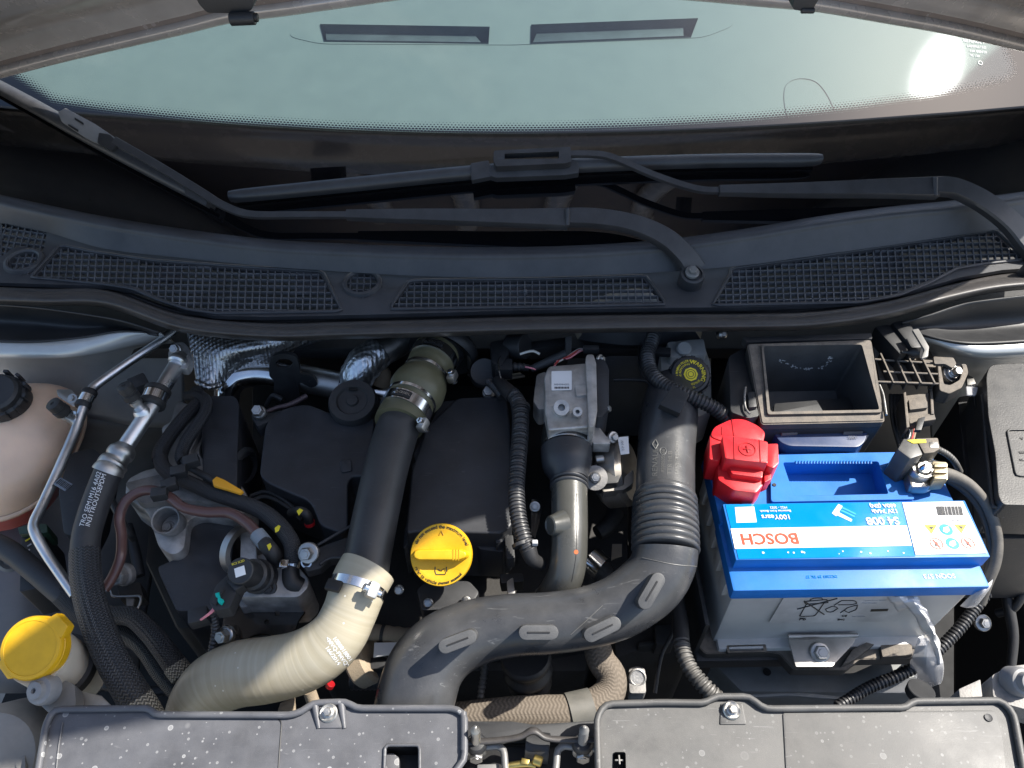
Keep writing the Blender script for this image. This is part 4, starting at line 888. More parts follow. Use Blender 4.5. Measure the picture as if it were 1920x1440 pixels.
# upright dark module with green cap
t = thing('relay_module', 'upright black module with green clip under the thin pipe', 'module')
prism('module_body', [(40, 996), (82, 990), (88, 1040), (84, 1100), (36, 1110)], -.10, .06, BLK, t, .003, rnd=4)
prism('green_clip', [(33, 988), (60, 982), (88, 982), (89, 998), (70, 1000), (36, 1002)], -.092, .03, mat('dark_green_plastic', (.02, .05, .03), .4), t, .002, rnd=3)
for k, (x, y) in enumerate(((52, 1012), (55, 1022), (53, 1032), (56, 1040))): box('paint_mark', P(x, y, -.099), (.006 - k * .001, .002, .0006), YELP if k < 1 else INKG, t, 0, rot=.8)
t = thing('body_grommet', 'round grey grommet on the silver wing at far left', 'grommet')
lathe('grommet_ring', P(20, 1048, -.12), (.4, -.5, .7), [(.016, -.002), (.016, .003), (.012, .005), (.008, .002), (.006, .004), (0, .004)], SILVERG, t, 28)
# shadowed supports and plates seen between the left hoses
t = thing('engine_mount_bracket', 'black engine mount bracket with big bolt behind the brown hose', 'bracket')
prism('mount_arm', [(130, 850), (175, 838), (196, 860), (176, 960), (150, 1010), (118, 1000), (108, 920)], -.07, .05, BLK, t, .006, rnd=8)
tube('mount_strut', [(238, 985, -.1, 10), (252, 1030, -.11, 10), (262, 1080, -.12, 10)], BLK, t, n=12)
tube('mount_strut', [(205, 930, -.05, 7), (235, 990, -.06, 7), (250, 1010, -.08, 7)], BLK, t, n=12)
bolt(P(232, 1078, -.09), .011, CASTD, t, (-.3, -.6, .7), washer=1.2)
prism('mount_foot', [(218, 1098), (262, 1090), (270, 1120), (225, 1125)], -.11, .02, GAP_GRIME, t, .003)
t = thing('wire_bracket', 'thin bright steel wire bracket beside the braided sleeve', 'bracket')
tube('wire_loop', [(196, 1110, -.10, 2.5), (208, 1107, -.10, 2.5), (213, 1118, -.10, 2.5), (245, 1118, -.10, 2.5), (262, 1118, -.10, 2.5), (264, 1128, -.10, 2.5), (256, 1146, -.10, 2.5)], STEEL, t, n=10, ds=.003)
prism('bracket_strip', [(236, 1120), (252, 1122), (246, 1150), (238, 1150)], -.104, .003, SILVERG, t, .0005)
# washer filler
t = thing('washer_filler', 'washer filler neck with a broad yellow flip cap', 'filler')
a, b = PP((150, 1275, -.10)), PP((70, 1222, .0)); dd = b - a; L = dd.length
lathe('neck', a, dd, [(.026, 0), (.027, .02), (.0285, L * .45), (.0295, L * .5), (.0295, L * .95), (0, L * .95)], NECK, t, 32)
lathe('neck_collar', a, dd, [(.0295, L * .40), (.034, L * .41), (.034, L * .52), (.0295, L * .53)], RUB, t, 32)
ax_ = V((.0, -.42, .90))
cp = PP((60, 1215, .012)); prof = [(.031, -.016), (.0335, -.014), (.0335, -.004), (.0328, -.0032), (.0328, -.0022), (.0335, -.0014), (.0335, .0), (.0318, .003), (.0285, .0036), (.0280, .0030), (0, .0034)]
prof = [(r_ * .89, h_) for r_, h_ in prof]
cap = lathe('flip_cap', cp, ax_, prof, YEL, t, 48)
x, y, z = frame(ax_); e = PP((100, 1180, .02)) - cp; e = (e - z * e.dot(z)).normalized(); f = z.cross(e)
solid('cap_tab', [cp + e * .0225 + f * .012 + z * .0035, cp + e * .036 + f * .011 + z * .003, cp + e * .038 - f * .008 + z * .003, cp + e * .026 - f * .014 + z * .0035], z * -.012, YEL, cap, .003)
solid('cap_hinge', [cp - e * .0255 + f * .012 + z * .002, cp - e * .033 + f * .010 + z * .0, cp - e * .033 - f * .008 + z * .0, cp - e * .0255 - f * .012 + z * .002], z * -.010, YEL, cap, .002)
# bump stop bracket front left
t = thing('stop_bracket', 'grey metal bracket with a domed rubber stop at front left', 'bracket')
prism('bracket_plate', [(100, 1268), (140, 1282), (143, 1322), (95, 1340), (62, 1310)], -.03, .02, SILVERG, t, .002, rnd=6)
prism('bracket_wing', [(152, 1295), (190, 1304), (212, 1326), (150, 1335)], -.05, .004, STEEL, t, .001)
m = M(PP((75, 1290, -.02)), 1)
lathe('rubber_stop', P(78, 1294, -.010), (-.15, -.4, .9), [(m * 27, -.01), (m * 27, 0), (m * 24, .004), (m * 17, .005), (m * 15, .010), (m * 5, .011), (m * 4, .006), (0, .006)], mat('grey_rubber', (.20, .205, .215), .5, dust=.3), t, 36)
t = thing('headlamp_housing', 'pale grey back of the headlamp at the lower left corner', 'headlamp')
lathe('lamp_body', P(-12, 1420, -.06), (.1, -.4, .9), [(.05, -.06), (.048, -.01), (.040, .005), (.02, .011), (0, .012)], mat('pale_grey_plastic', (.20, .195, .185), .5, dust=.3), t, 40)
prism('lamp_edge', [(-20, 1310), (22, 1330), (45, 1376), (48, 1440), (44, 1460), (30, 1440), (16, 1370), (-20, 1345)], -.055, .03, mat('grey_plastic_edge', (.22, .215, .20), .5, dust=.3), t, .004, rnd=8)
# ------------------------------------------------------------------ centre of the bay
# engine covers
t = thing('engine_cover', 'left black plastic engine cover, rounded, below the foil heat shield', 'cover', 'engine covers')
prism('cover_shell', [(486, 890), (498, 790, 18), (530, 765, 20), (575, 757), (610, 770, 12), (640, 783, 14), (668, 782), (700, 770, 8), (702, 800), (690, 880), (684, 893, 4), (660, 893), (652, 905), (652, 990), (640, 1000), (600, 985), (582, 940, 16), (545, 925), (500, 905, 18)], -.02, .09, BLKC, t, .010, rnd=10, seg=4)
prism('cover_edge', [(684, 800), (704, 790), (692, 872), (676, 880)], -.030, .05, BLKC, t, .003, rnd=4)
prism('cover_clip', [(636, 862), (658, 860), (660, 882), (640, 886)], -.0175, .01, BLKC, t, .002, rnd=4)
prism('cover_notch', [(660, 868), (690, 866), (688, 892), (668, 898)], -.026, .05, BLK, t, .004, rnd=4)
t = thing('engine_cover', 'right black plastic engine cover behind the yellow oil cap', 'cover', 'engine covers')
prism('cover_shell', [(858, 745, 8), (950, 742, 12), (957, 800), (960, 985, 6), (940, 1000), (790, 996), (760, 1000), (772, 880), (800, 800)], -.02, .10, BLKC, t, .007, rnd=8, seg=3)
prism('cover_edge', [(830, 752), (858, 750), (806, 832), (782, 872), (776, 850)], -.024, .06, BLKC, t, .004, rnd=6)
prism('cover_front', [(760, 985), (930, 985), (945, 1005), (945, 1035), (900, 1030), (860, 995), (790, 1000), (756, 1030)], -.05, .06, BLKC, t, .008, rnd=6)
prism('cover_corner', [(928, 965), (952, 960), (954, 1010), (930, 1020)], -.034, .06, BLKC, t, .006, rnd=4)
prism('cover_notch', [(772, 868), (800, 866), (796, 890), (774, 896)], -.022, .05, BLK, t, .004, rnd=4)
# round black cap behind the covers
t = thing('crankcase_cap', 'round flat black cap behind the left engine cover', 'cap')
c = P(660, 750, .0); m = M(c, 1)
lathe('cap_disc', c, (0, -.25, 1), [(m * 40, -.04), (m * 46, -.02), (m * 46, -.004), (m * 43, .0), (m * 30, .0), (m * 27, -.003), (m * 12, -.003), (m * 10, .0), (0, .0)], BLK, t, 44)
prism('cap_mark', [(654, 727), (670, 727), (670, 731), (654, 731)], .004, .001, INKK, t, 0)
# foil heat shield and steel pipes at the back
t = thing('heat_shield', 'dimpled foil heat shield tucked under the hood seal', 'heat shield')
loft('shield_sheet', rows([(350, 620, .0), (410, 618, .005), (480, 616, .005), (560, 618, .0), (640, 622, -.02)], [(358, 660, -.01), (410, 655, -.0), (470, 650, -.0), (520, 650, -.01), (560, 655, -.03)], [(364, 690, -.02), (400, 685, -.015), (440, 680, -.02), (480, 680, -.03), (520, 680, -.05)], [(370, 722, -.03), (395, 722, -.03), (420, 716, -.04), (450, 720, -.06), (500, 720, -.07)]), FOIL, t, nu=6, nv=6, thick=.001)
tube('rolled_edge', [(368, 715, -.026, 5), (390, 726, -.028, 6), (412, 722, -.036, 5)], FOIL, t, n=12)
t = thing('exhaust_recirculation_pipe', 'bright steel pipe bending below the foil heat shield', 'pipe')
tube('pipe', [(425, 760, -.08, 22), (428, 728, -.06, 24), (448, 706, -.05, 25), (490, 700, -.05, 25), (560, 710, -.055, 25), (620, 720, -.06, 24), (680, 735, -.07, 22), (800, 745, -.08, 18)], CHROME, t, n=28, ds=.004)
tube('pipe_sleeve', [(560, 708, -.053, 26), (640, 724, -.06, 26)], STEEL, t, n=28, ds=.006)
t = thing('foil_wrapped_pipe', 'steel pipe wrapped in bright foil beside the khaki coupling', 'pipe')
tube('pipe', [(780, 618, -.02, 28), (740, 645, -.02, 28), (700, 668, -.02, 28)], STEEL, t, n=28, ds=.004)
tube('foil_wrap', [(712, 660, -.02, 30), (692, 674, -.021, 33), (678, 690, -.026, 34), (670, 705, -.035, 32), (668, 720, -.05, 30)], FOILW, t, n=32, ds=.003, prof=lambda s, L, r: r * (1 + .02 * math.sin(s * 900) + .03 * math.sin(s * 300)))
tube('fabric_liner', [(700, 690, -.04, 20), (712, 704, -.05, 22), (708, 720, -.06, 20)], TAPE, t, n=20)
# lifting eye
t = thing('lifting_eye', 'flat black steel lifting eye standing before the steel pipe', 'bracket')
sheet('eye_plate', [rpoly([(504, 688, 8), (508, 670, 10), (530, 662, 10), (556, 668, 8), (562, 690), (562, 700), (590, 708, 5), (596, 722, 5), (584, 728), (560, 716), (562, 760), (540, 768), (512, 752), (514, 714), (505, 706)], 4), circ(533, 682, 16, 9)[::-1]], lambda x, y: PY(x, y, .70 + (720 - y) * .0001), V((0, .005, 0)), BLK, t, bev=.0008)
tube('eye_foot', [(500, 760, -.07, 5), (512, 742, -.05, 5), (530, 750, -.05, 5)], BLK, t, n=10)
bolt(P(486, 773, -.012), .0075, STEEL, t, (0, -.4, .9), h=.009, washer=1.15)
prism('bolt_tab', [(470, 778), (490, 762), (505, 775), (530, 768), (528, 780), (500, 792), (482, 800)], -.02, .02, BLK, t, .003, rnd=4)
tube('small_line', [(500, 772, -.03, 4), (520, 764, -.03, 4), (545, 758, -.03, 5), (575, 742, -.03, 5)], mat('purple_grey_plastic', (.07, .05, .055), .5), t, n=10)
# turbo inlet ring
t = thing('turbo_inlet', 'wide black plastic inlet ring behind the khaki coupling', 'inlet')
a = P(822, 668, -.01); dd = PP((790, 740, .0)) - PP((828, 655, .012))
lathe('ring', P(826, 664, -.012), -dd, [(.025, -.02), (.030, .004), (.031, .008), (.046, .0), (.049, .004), (.049, .014), (.045, .02), (.02, .02)], BLK, t, 44, smooth=60)
# boost hose: khaki coupling, black pipe, pale elbow
t = thing('boost_coupling', 'khaki silicone bellows coupling with two steel hose clamps', 'hose')
ctr = [(818, 662, .012), (812, 674, .013), (804, 690, .014), (798, 702, .015), (790, 718, .015), (780, 736, .015), (770, 752, .015), (760, 770, .014), (752, 786, .013), (748, 796, .013)]
rr = [44, 44, 43, 41, 50, 53, 46, 45, 47, 47]
spec = [c + (r_,) for c, r_ in zip(ctr, rr)]
tube('bellows', spec, KHAKI, t, n=40, ds=.0015)
for i0, (px, py, z, r_) in enumerate(((798, 703, .015, 44.5), (771, 751, .015, 48.5))):
    tube('steel_ring', [(px + 1.2, py - 2.2, z, r_), (px - 1.2, py + 2.2, z, r_)], CHROME, t, n=40, curve=False)
def hose_clamp(parent, c0, c1, r, scr, word=None, wp=None, mirror=False):
    tube('clamp_band', [c0 + (r,), c1 + (r,)], CHROME, parent, n=40, curve=False)
    a, b = PP(c0), PP(c1); ax0 = (b - a).normalized(); s = PP(scr)
    out = s - (a + b) / 2; out = (out - ax0 * out.dot(ax0)).normalized(); tg = ax0.cross(out)
    h = box('clamp_housing', s, (.016, .011, .010), STEEL, parent, .0025, ax=(ax0, tg, out))
    cyl('clamp_screw', s - tg * .010, s + tg * .010, .0042, CHROME, parent)
    box('screw_slot', s + tg * .0102, (.006, .0008, .001), INKK, parent, 0, ax=(ax0, out, tg))
    return ax0, out, tg
hose_clamp(t, (766, 760, .0145), (757, 776, .014), 48.5, (793, 797, .028))
hose_clamp(t, (815, 668, .013), (808, 682, .014), 45.5, (848, 706, .028))
for (ca, cb, r_, sd_) in (((766, 760, .0145), (757, 776, .014), 49, -.5), ((815, 668, .013), (808, 682, .014), 46, -.3)):
    a, b = PP(ca), PP(cb); ax0 = (a - b).normalized(); md_ = (a + b) / 2; n0 = CAM - md_; n0 = (n0 - ax0 * n0.dot(ax0)).normalized(); yv = n0.cross(ax0); rad = M(md_, r_)
    e = [md_ + ax0 * u + (n0 * math.cos(v) + yv * math.sin(v)) * (rad + .0004) for u, v in ()]
    def wrp(x, y, h, md_=md_, ax0=ax0, n0=n0, rad=rad, sd_=sd_):
        tv = ax0.cross(n0) * -1; ang = -x / rad - sd_
        return md_ - ax0 * y + (n0 * math.cos(ang) - tv * -math.sin(ang)) * (rad + .0008 + h)
    vs_ = [wrp(x, y, -.0004) for y in (-.005, .005) for x in (-.013 + .026 * k / 10 for k in range(11))]
    mesh('clamp_plate', vs_, [(k, k + 1, 12 + k, 11 + k) for k in range(10)], INKK, t, 60)
    text('Mikalor', md_, 8, CHROME, t, wrap=wrp)
t = thing('boost_pipe', 'wide straight black plastic boost pipe between the engine covers', 'pipe')
tube('pipe', [(757, 776, .012, 40), (748, 800, .012, 40), (742, 815, .012, 41), (726, 870, .010, 41.5), (708, 950, .006, 42.5), (694, 1020, .0, 43.5), (684, 1075, -.004, 44), (678, 1110, -.006, 44)], mat('boost_pipe_plastic', (.030, .031, .033), .42, bump=.2, bs=1200, dust=.15, dcol=(.15, .145, .14), scratch=.15), t, n=48, ds=.004)
prism('pipe_bracket', [(560, 1048, 8), (570, 1030), (590, 1030), (612, 1020), (655, 1006), (662, 1030), (650, 1046), (618, 1050), (600, 1066), (575, 1072)], -.012, .012, BLK, t, .002, rnd=4)
tube('bracket_rib', [(596, 1022, -.006, 3), (630, 1002, -.006, 3), (662, 984, -.006, 3)], BLK, t, n=10)
tube('bracket_rib', [(600, 1058, -.010, 3.5), (620, 1046, -.010, 3.5), (650, 1046, -.008, 3.5)], BLK, t, n=10)
bolt(P(578, 1037, -.004), .0072, STEEL, t, (-.1, -.6, .8), h=.009, washer=1.6)
lathe('bracket_bush', P(575, 1054, -.010), (-.1, -.6, .8), [(.0062, -.008), (.0062, .001), (.0045, .001), (.0045, -.006)], CHROME, t, 24)
t = thing('pale_elbow_hose', 'pale beige silicone elbow hose clamped to the boost pipe', 'hose')
PS = [(690, 1066, -.003, 54), (676, 1092, -.005, 54), (666, 1120, -.008, 52), (654, 1152, -.016, 51), (634, 1190, -.026, 53), (600, 1222, -.038, 56), (555, 1244, -.05, 58), (500, 1256, -.062, 60), (446, 1264, -.075, 60), (400, 1285, -.09, 58), (374, 1320, -.11, 56), (362, 1370, -.14, 56)]
PH = tube('hose', PS, PALE, t, n=64, ds=.003)
hose_clamp(t, (674, 1097, -.0055), (668, 1113, -.007), 54.5, (698, 1107, .026))
box('clamp_buckle', P(626, 1098, .022), (.016, .012, .006), INKK, t, .002, rot=-.25)
for i, b_ in enumerate(('10B8818801', '<MVQ-FMVQ>', '166/2014')): decal(b_, PH, 642 - i * 9, 1217 + i * 6, -54, 7.5, INKW, t, bold=.012)
# oil filler cap
t = thing('oil_filler', 'bright yellow round oil filler cap with black rim lettering', 'cap')
oc = P(827, 1040, .010); oa = V((.0, -.50, .87)).normalized(); m = M(oc, 1); R_ = m * 58
cap = lathe('cap_disc', oc, oa, [(R_ * .9, -.022), (R_ * .96, -.02), (R_ * 1.0, -.016), (R_ * 1.0, -.002), (R_ * .975, .0005), (R_ * .80, .001), (R_ * .76, .0005), (0, .0005)], YEL, t, 64)
x, y, z = frame(oa, (0, 1, 0))
if x.x < 0: x, y = -x, -y
hp = [(-.80, .10), (-.66, .16), (.60, .16), (.80, .09), (.84, 0), (.80, -.09), (.60, -.16), (-.66, -.16), (-.80, -.10), (-.84, 0)]
solid('cap_grip', [oc + x * R_ * a + y * R_ * b + z * .0125 for a, b in hp], z * -.013, YEL, t, .004, seg=3, taper=.12)
for k in range(3): box('grip_line', oc + x * R_ * (.42 + k * .09) + z * .0126, (.0008, R_ * .36, .0005), mat('grip_line_ochre', (.45, .24, .0), .5) if k == 0 else MT['grip_line_ochre'], t, 0, ax=(x, y, z))
def ringtext(body, o, x, y, z, rad, a0, hpx, m_, parent, inward=False, lift=.0006, bold=.0, sx=1.0):
    def wr(tx, ty, th):
        if inward: a = a0 + tx * sx / rad; r_ = rad - ty
        else: a = a0 - tx * sx / rad; r_ = rad + ty
        return o + x * math.cos(a) * r_ + y * math.sin(a) * r_ + z * (lift + th)
    return text(body, o, hpx, m_, parent, wrap=wr, bold=bold)
ringtext('do not exceed the maximum level', oc, x, y, z, R_ * .885, math.radians(88), 6.5, INKK, t, lift=.0012, bold=.01, sx=.95)
ringtext('refer to vehicle owner manual', oc, x, y, z, R_ * .885, math.radians(262), 6.0, INKK, t, inward=True, lift=.0012, sx=.95)
tube('can_outline', [(oc + x * R_ * a + y * R_ * b + z * .0008, .0005) for a, b in ((-.18, -.38), (-.18, -.62), (.18, -.62), (.18, -.38))], INKK, t, n=6, curve=False)
tube('oil_symbol', [(oc + x * R_ * a + y * R_ * b + z * .0008, .0005) for a, b in ((-.10, -.46), (-.03, -.53), (.06, -.47), (.12, -.44))], INKK, t, n=6, curve=False)
tube('arrow_mark', [(oc + x * R_ * a + y * R_ * b + z * .001, .0006) for a, b in ((-.07, .62), (0, .76), (.07, .62))], MT['grip_line_ochre'], t, n=6, curve=False)
t = thing('oil_filler_neck', 'black oil filler neck with three bolts below the yellow cap', 'filler')
cyl('neck', oc - oa * .08, oc - oa * .02, R_ * .78, BLK, t, bev=.003, n=36)
prism('neck_flange', [(780, 1105), (800, 1088), (880, 1088), (900, 1110), (880, 1140), (790, 1145)], -.05, .03, BLK, t, .003, rnd=8)
for px, py in ((803, 1130), (874, 1127), (748, 1106)): bolt(P(px, py, -.045), .0045, STEEL, t, (0, -.6, .8), washer=1.2)
# throttle valve
t = thing('throttle_valve', 'cast alloy throttle valve body with white sticker', 'valve')
tube('main_barrel', [(1062, 770, .004, 40), (1062, 790, .006, 43), (1062, 815, .006, 44)], CAST, t, n=36, ds=.004)
prism('upper_block', [(1020, 706, 8), (1028, 686, 8), (1100, 680, 6), (1106, 690), (1108, 748), (1104, 800), (1028, 806), (1022, 770)], .042, .06, CAST, t, .007, rnd=5, seg=3)
prism('mid_pad', [(1078, 722), (1102, 722), (1102, 740), (1080, 742)], .046, .01, CAST, t, .003, rnd=3)
prism('lower_block', [(1026, 772), (1046, 752, 8), (1098, 766), (1108, 806), (1030, 812)], .036, .05, CAST, t, .006, rnd=5, seg=3)
prism('side_lug', [(1006, 702), (1024, 696), (1026, 765), (1010, 768), (1000, 752)], .016, .03, CAST, t, .004, rnd=5)
prism('flange', [(1098, 672, 4), (1100, 664, 4), (1113, 664, 4), (1118, 680), (1120, 770), (1114, 800), (1104, 800)], .050, .10, CAST, t, .002, rnd=3)
prism('motor_cover', [(1116, 672), (1132, 670, 8), (1142, 690), (1142, 765), (1130, 782, 8), (1118, 782)], .038, .10, BLKC, t, .004, rnd=4)
for px, py, rr_ in ((1053, 764, 15), (1083, 772, 9)):
    c = P(px, py, .055); mm = M(c, 1)
    lathe('boss', c, (0, -.5, .87), [(mm * rr_ * 1.15, -.03), (mm * rr_, -.004), (mm * rr_, 0), (mm * rr_ * .45, 0), (mm * rr_ * .4, -.010), (0, -.010)], CAST, t, 28)
prism('sticker', [(1034, 696, 2), (1072, 695, 2), (1072, 731, 2), (1034, 732, 2)], .0430, .0006, LABW, t, 0, rnd=2)
text('3054384002', P(1053, 721, .0434), 4, INKG, t)
for k in range(10): prism('code_bar', [(1040 + k * 2.8, 725), (1041.6 + k * 2.8, 725), (1041.6 + k * 2.8, 728.5), (1040 + k * 2.8, 728.5)], .0435, .0003, INKK, t, 0)
prism('foot_plate', [(1104, 792), (1116, 790), (1138, 818), (1146, 822), (1144, 832), (1112, 832), (1106, 815)], .018, .016, CAST, t, .002, rnd=3)
bolt(P(1126, 674, .034), .0042, STEEL, t, (.8, -.4, .5)); bolt(P(1129, 767, .03), .0042, STEEL, t, (.8, -.4, .5), h=.01); bolt(P(1150, 820, .012), .0045, STEEL, t, (.5, -.5, .7))
# outlet of the throttle: coupling and grey pipe
t = thing('throttle_outlet_pipe', 'smooth grey pipe dropping from the throttle coupling', 'pipe')
tube('coupling', [(1062, 806, .008, 45), (1062, 812, .008, 47), (1062, 840, .006, 48), (1062, 842, .006, 46)], mat('gloss_black_coupling', (.022, .022, .020), .25, var=.2, coat=.3), t, n=40, ds=.002, curve=False)
tube('wire_clip', [(1062, 806, .009, 46.5), (1062, 809, .009, 46.5)], CHROME, t, n=36, curve=False)
tube('wire_clip', [(1062, 842, .006, 47.5), (1062, 844.5, .006, 47.5)], CHROME, t, n=36, curve=False)
tube('reducer', [(1062, 843, .006, 48), (1063, 870, .004, 47), (1066, 890, .002, 38), (1067, 900, .001, 34)], BLKC, t, n=40, ds=.003)
for py in (896, 906, 914): tube('bead', [(1067, py - 3, .001, 33), (1067, py, .001, 36.5), (1067, py + 3, .001, 33)], BLKC, t, n=40, ds=.0008)
GP = tube('pipe', [(1067, 912, .0, 34), (1068, 960, -.004, 34), (1068, 1010, -.010, 34), (1066, 1050, -.018, 34), (1060, 1080, -.03, 34), (1045, 1110, -.05, 34), (1030, 1130, -.07, 34)], GUNM, t, n=40, ds=.003)
lathe('side_nub', P(1046, 984, .004), (-.85, -.35, .4), [(.016, -.006), (.0125, .003), (.0105, .010), (.009, .011), (.008, .0095), (0, .0095)], GUNM, t, 28)
dline('mould_seam', GP, [(1081, 925), (1081, 980), (1080, 1040), (1072, 1090)], .0004, INKK, t)
lathe('paint_dot', hit(GP, 1080, 1035, .0002), (0, -.5, .87), [(.0024, 0), (.0024, .0006), (0, .0006)], mat('orange_paint', (.6, .15, .05), .5), t, 16)
# corrugated conduits
CON = mat('conduit_plastic', (.024, .025, .028), .36, dust=.25, dcol=(.2, .19, .18), var=.15)
CONR = mat('conduit_grey_dust', (.05, .05, .05), .42, dust=.6, dcol=(.30, .28, .25))
t = thing('cable_conduit', 'grey corrugated cable conduit along the right engine cover', 'conduit')
tube('corrugated_sleeve', [(962, 738, .012, 13), (972, 756, .014, 15), (976, 780, .014, 16), (975, 820, .014, 16), (971, 870, .012, 16), (968, 920, .010, 16), (972, 970, .006, 16), (982, 1010, .0, 16), (992, 1032, -.006, 15)], CON, t, n=24, ds=.00065, prof=corr(.0042, .12))
tube('tape_wrap', [(932, 712, .0, 9), (945, 726, .006, 13), (962, 742, .012, 15)], RUB, t, n=20)
tube('conduit_tail', [(990, 1028, -.006, 16.5), (998, 1048, -.014, 14), (1015, 1058, -.03, 12)], RUB, t, n=20)
tube('zip_tie', [(976, 1018, -.002, 17.5), (978, 1024, -.003, 17.5)], BLK, t, n=24, curve=False); box('tie_head', P(1003, 1018, .004), (.006, .005, .006), INKG, t, .001)
tube('zip_tie', [(977, 762, .014, 17.5), (977, 768, .014, 17.5)], BLK, t, n=24, curve=False)
tube('branch_sleeve', [(916, 716, -.01, 8), (930, 728, -.005, 9), (944, 744, -.002, 10)], CON, t, n=16, ds=.0008, prof=corr(.0035, .12))
prism('conduit_holder', [(946, 1004), (962, 1002), (966, 1046), (950, 1048)], -.03, .02, BLK, t, .002, rnd=3)
t = thing('battery_cable_conduit', 'black corrugated conduit leading to the red terminal cover', 'conduit')
tube('corrugated_sleeve', [(1232, 612, .02, 13), (1222, 640, .02, 13.5), (1214, 668, .02, 13.5), (1222, 700, .022, 13.5), (1246, 722, .026, 13.5), (1285, 740, .028, 14), (1330, 760, .022, 14), (1358, 779, .010, 14), (1374, 796, -.004, 14)], CON, t, n=24, ds=.00075, prof=corr(.0046, .13))
prism('conduit_clip', [(1228, 648), (1258, 652), (1258, 664), (1226, 662)], .012, .006, BLK, t, .001)
# wiring at the back of the engine
t = thing('wiring_connector', 'black sensor connector with striped wires behind the throttle', 'connector')
box('plug_body', P(945, 692, .0), (.022, .02, .02), BLK, t, .002); tube('plug_boot', [(955, 688, .002, 9), (975, 688, .003, 8), (992, 690, .003, 7)], RUB, t, n=18, prof=corr(.006, .12), ds=.001)
tube('cable_sleeve', [(996, 692, .003, 7), (1030, 678, .012, 9), (1062, 664, .02, 10)], HOSE, t, n=18)
for k, (mm, dz) in enumerate(((WHTW, 0), (REDW, .003), (REDW, -.002), (WHTW, -.004), (PINK, .001))):
    tube('wire', [(1040, 682 + k, .016 + dz, 1.7), (1052, 676 - k * 2.2, .018, 1.7), (1064, 668 + k * 1.2, .02 + dz, 1.7), (1086, 657 + (k - 2) * 1.2, .024, 1.7), (1096, 656, .024, 1.7)], mm, t, n=8, ds=.003)
tube('wire', [(985, 688, .008, 1.5), (996, 690, .010, 1.5), (1004, 693, .006, 1.5)], PINK, t, n=8)
box('plug_end', P(1108, 655, .03), (.020, .008, .008), BLK, t, .001)
tube('retaining_clip', [(938, 668, .014, 1.3), (934, 682, .014, 1.3), (940, 710, .010, 1.3)], CHROME, t, n=8)
t = thing('pressure_sensor', 'black round sensor on a steel bracket behind the right engine cover', 'sensor')
lathe('sensor_body', P(908, 697, -.012), (0, -.5, .87), [(.020, -.02), (.020, -.004), (.018, .0), (.016, -.001), (0, -.001)], BLK, t, 32)
prism('sensor_bracket', [(876, 700), (892, 702), (900, 708), (935, 706), (975, 698), (985, 704), (930, 712), (890, 710)], -.020, .004, STEEL, t, .001)
cyl('sensor_stud', (882, 690, -.03), (882, 664, -.005), .0045, STEEL, t); tube('sensor_pipe', [(884, 664, .0, 4), (882, 645, .0, 3), (868, 628, .0, 3)], RUB, t, n=10)
bolt(P(916, 736, -.03), .0075, STEEL, t, (0, -.4, .9), washer=1.1)
t = thing('vacuum_actuator', 'black actuator body tucked below the seal behind the throttle', 'actuator')
prism('actuator_body', [(918, 640), (950, 635), (955, 660), (940, 686), (922, 680)], .012, .03, BLK, t, .004, rnd=5)
cyl('actuator_can', (955, 650, .0), (985, 650, .01), .017, BLK, t); tube('white_line', [(975, 664, .016, 2.5), (998, 658, .02, 2.5), (1012, 664, .018, 2.5)], WHTW, t, n=8)
prism('rail', [(990, 640), (1060, 632), (1062, 646), (992, 656)], .0, .02, BLK, t, .002); prism('rail_post', [(1060, 630), (1072, 630), (1072, 646), (1061, 646)], .01, .02, SILVERG, t, .001)
# electric motor / egr cooler end right of the throttle
t = thing('coolant_pump_motor', 'round steel pump motor with pale label behind the intake duct', 'motor')
cyl('motor_body', (1130, 890, -.05), (1182, 884, -.035), .042, MOTOR, t, bev=.006, n=40)
prism('motor_label', [(1158, 820), (1178, 818), (1180, 850), (1164, 852)], .012, .001, LABW, t, 0)
text('E-P 14V', P(1168, 835, .0135), 5, INKG, t, (0, 1, 0), (-1, 0, 0))
prism('motor_shield', [(1120, 832), (1160, 826), (1166, 860), (1160, 905), (1118, 908)], -.01, .02, BLK, t, .003, rnd=5)
lathe('washer', P(1116, 896, -.006), (0, -.5, .87), [(.0145, -.002), (.0145, .001), (.006, .002)], CASTD, t, 28); bolt(P(1116, 896, -.003), .0055, STEEL, t, (0, -.5, .87), washer=1.2)
cyl('stud', (1116, 862, -.0), (1132, 860, .0), .0045, STEEL, t)
prism('lower_bracket', [(1128, 908), (1160, 902), (1188, 880), (1188, 905), (1170, 918), (1130, 922)], -.02, .012, MOTOR, t, .002, rnd=4)
# intake duct
t = thing('air_intake_duct', 'long curved dark plastic air intake duct with ribbed bellows', 'duct')
upper = [(1262, 728, -.01, 44), (1258, 752, -.006, 50), (1254, 785, -.002, 53), (1250, 830, .0, 53.5), (1248, 880, .0, 54), (1247, 942, .0, 55)]
DU = tube('duct_upper', upper, DUCT, t, n=64, ds=.004)
tube('bellows', [(1247, 938, .0, 60), (1247, 985, -.002, 63), (1248, 1036, -.006, 64)], DUCT, t, n=48, ds=.0008, prof=lambda s, L, r: r * (1 - .10 + .10 * abs(math.cos(math.pi * s / (L / 8.5))) ** .5))
DP = [(1248, 1030, -.006, 60), (1246, 1048, -.010, 60), (1232, 1080, -.018, 60), (1205, 1108, -.026, 60), (1160, 1138, -.032, 58), (1100, 1158, -.036, 56), (1030, 1168, -.038, 56), (960, 1172, -.040, 57), (895, 1184, -.043, 60), (838, 1210, -.048, 66), (800, 1250, -.055, 72), (782, 1300, -.065, 74), (772, 1350, -.078, 75), (766, 1400, -.09, 75)]
DL = tube('duct_lower', DP, DUCT, t, n=56, ds=.004)
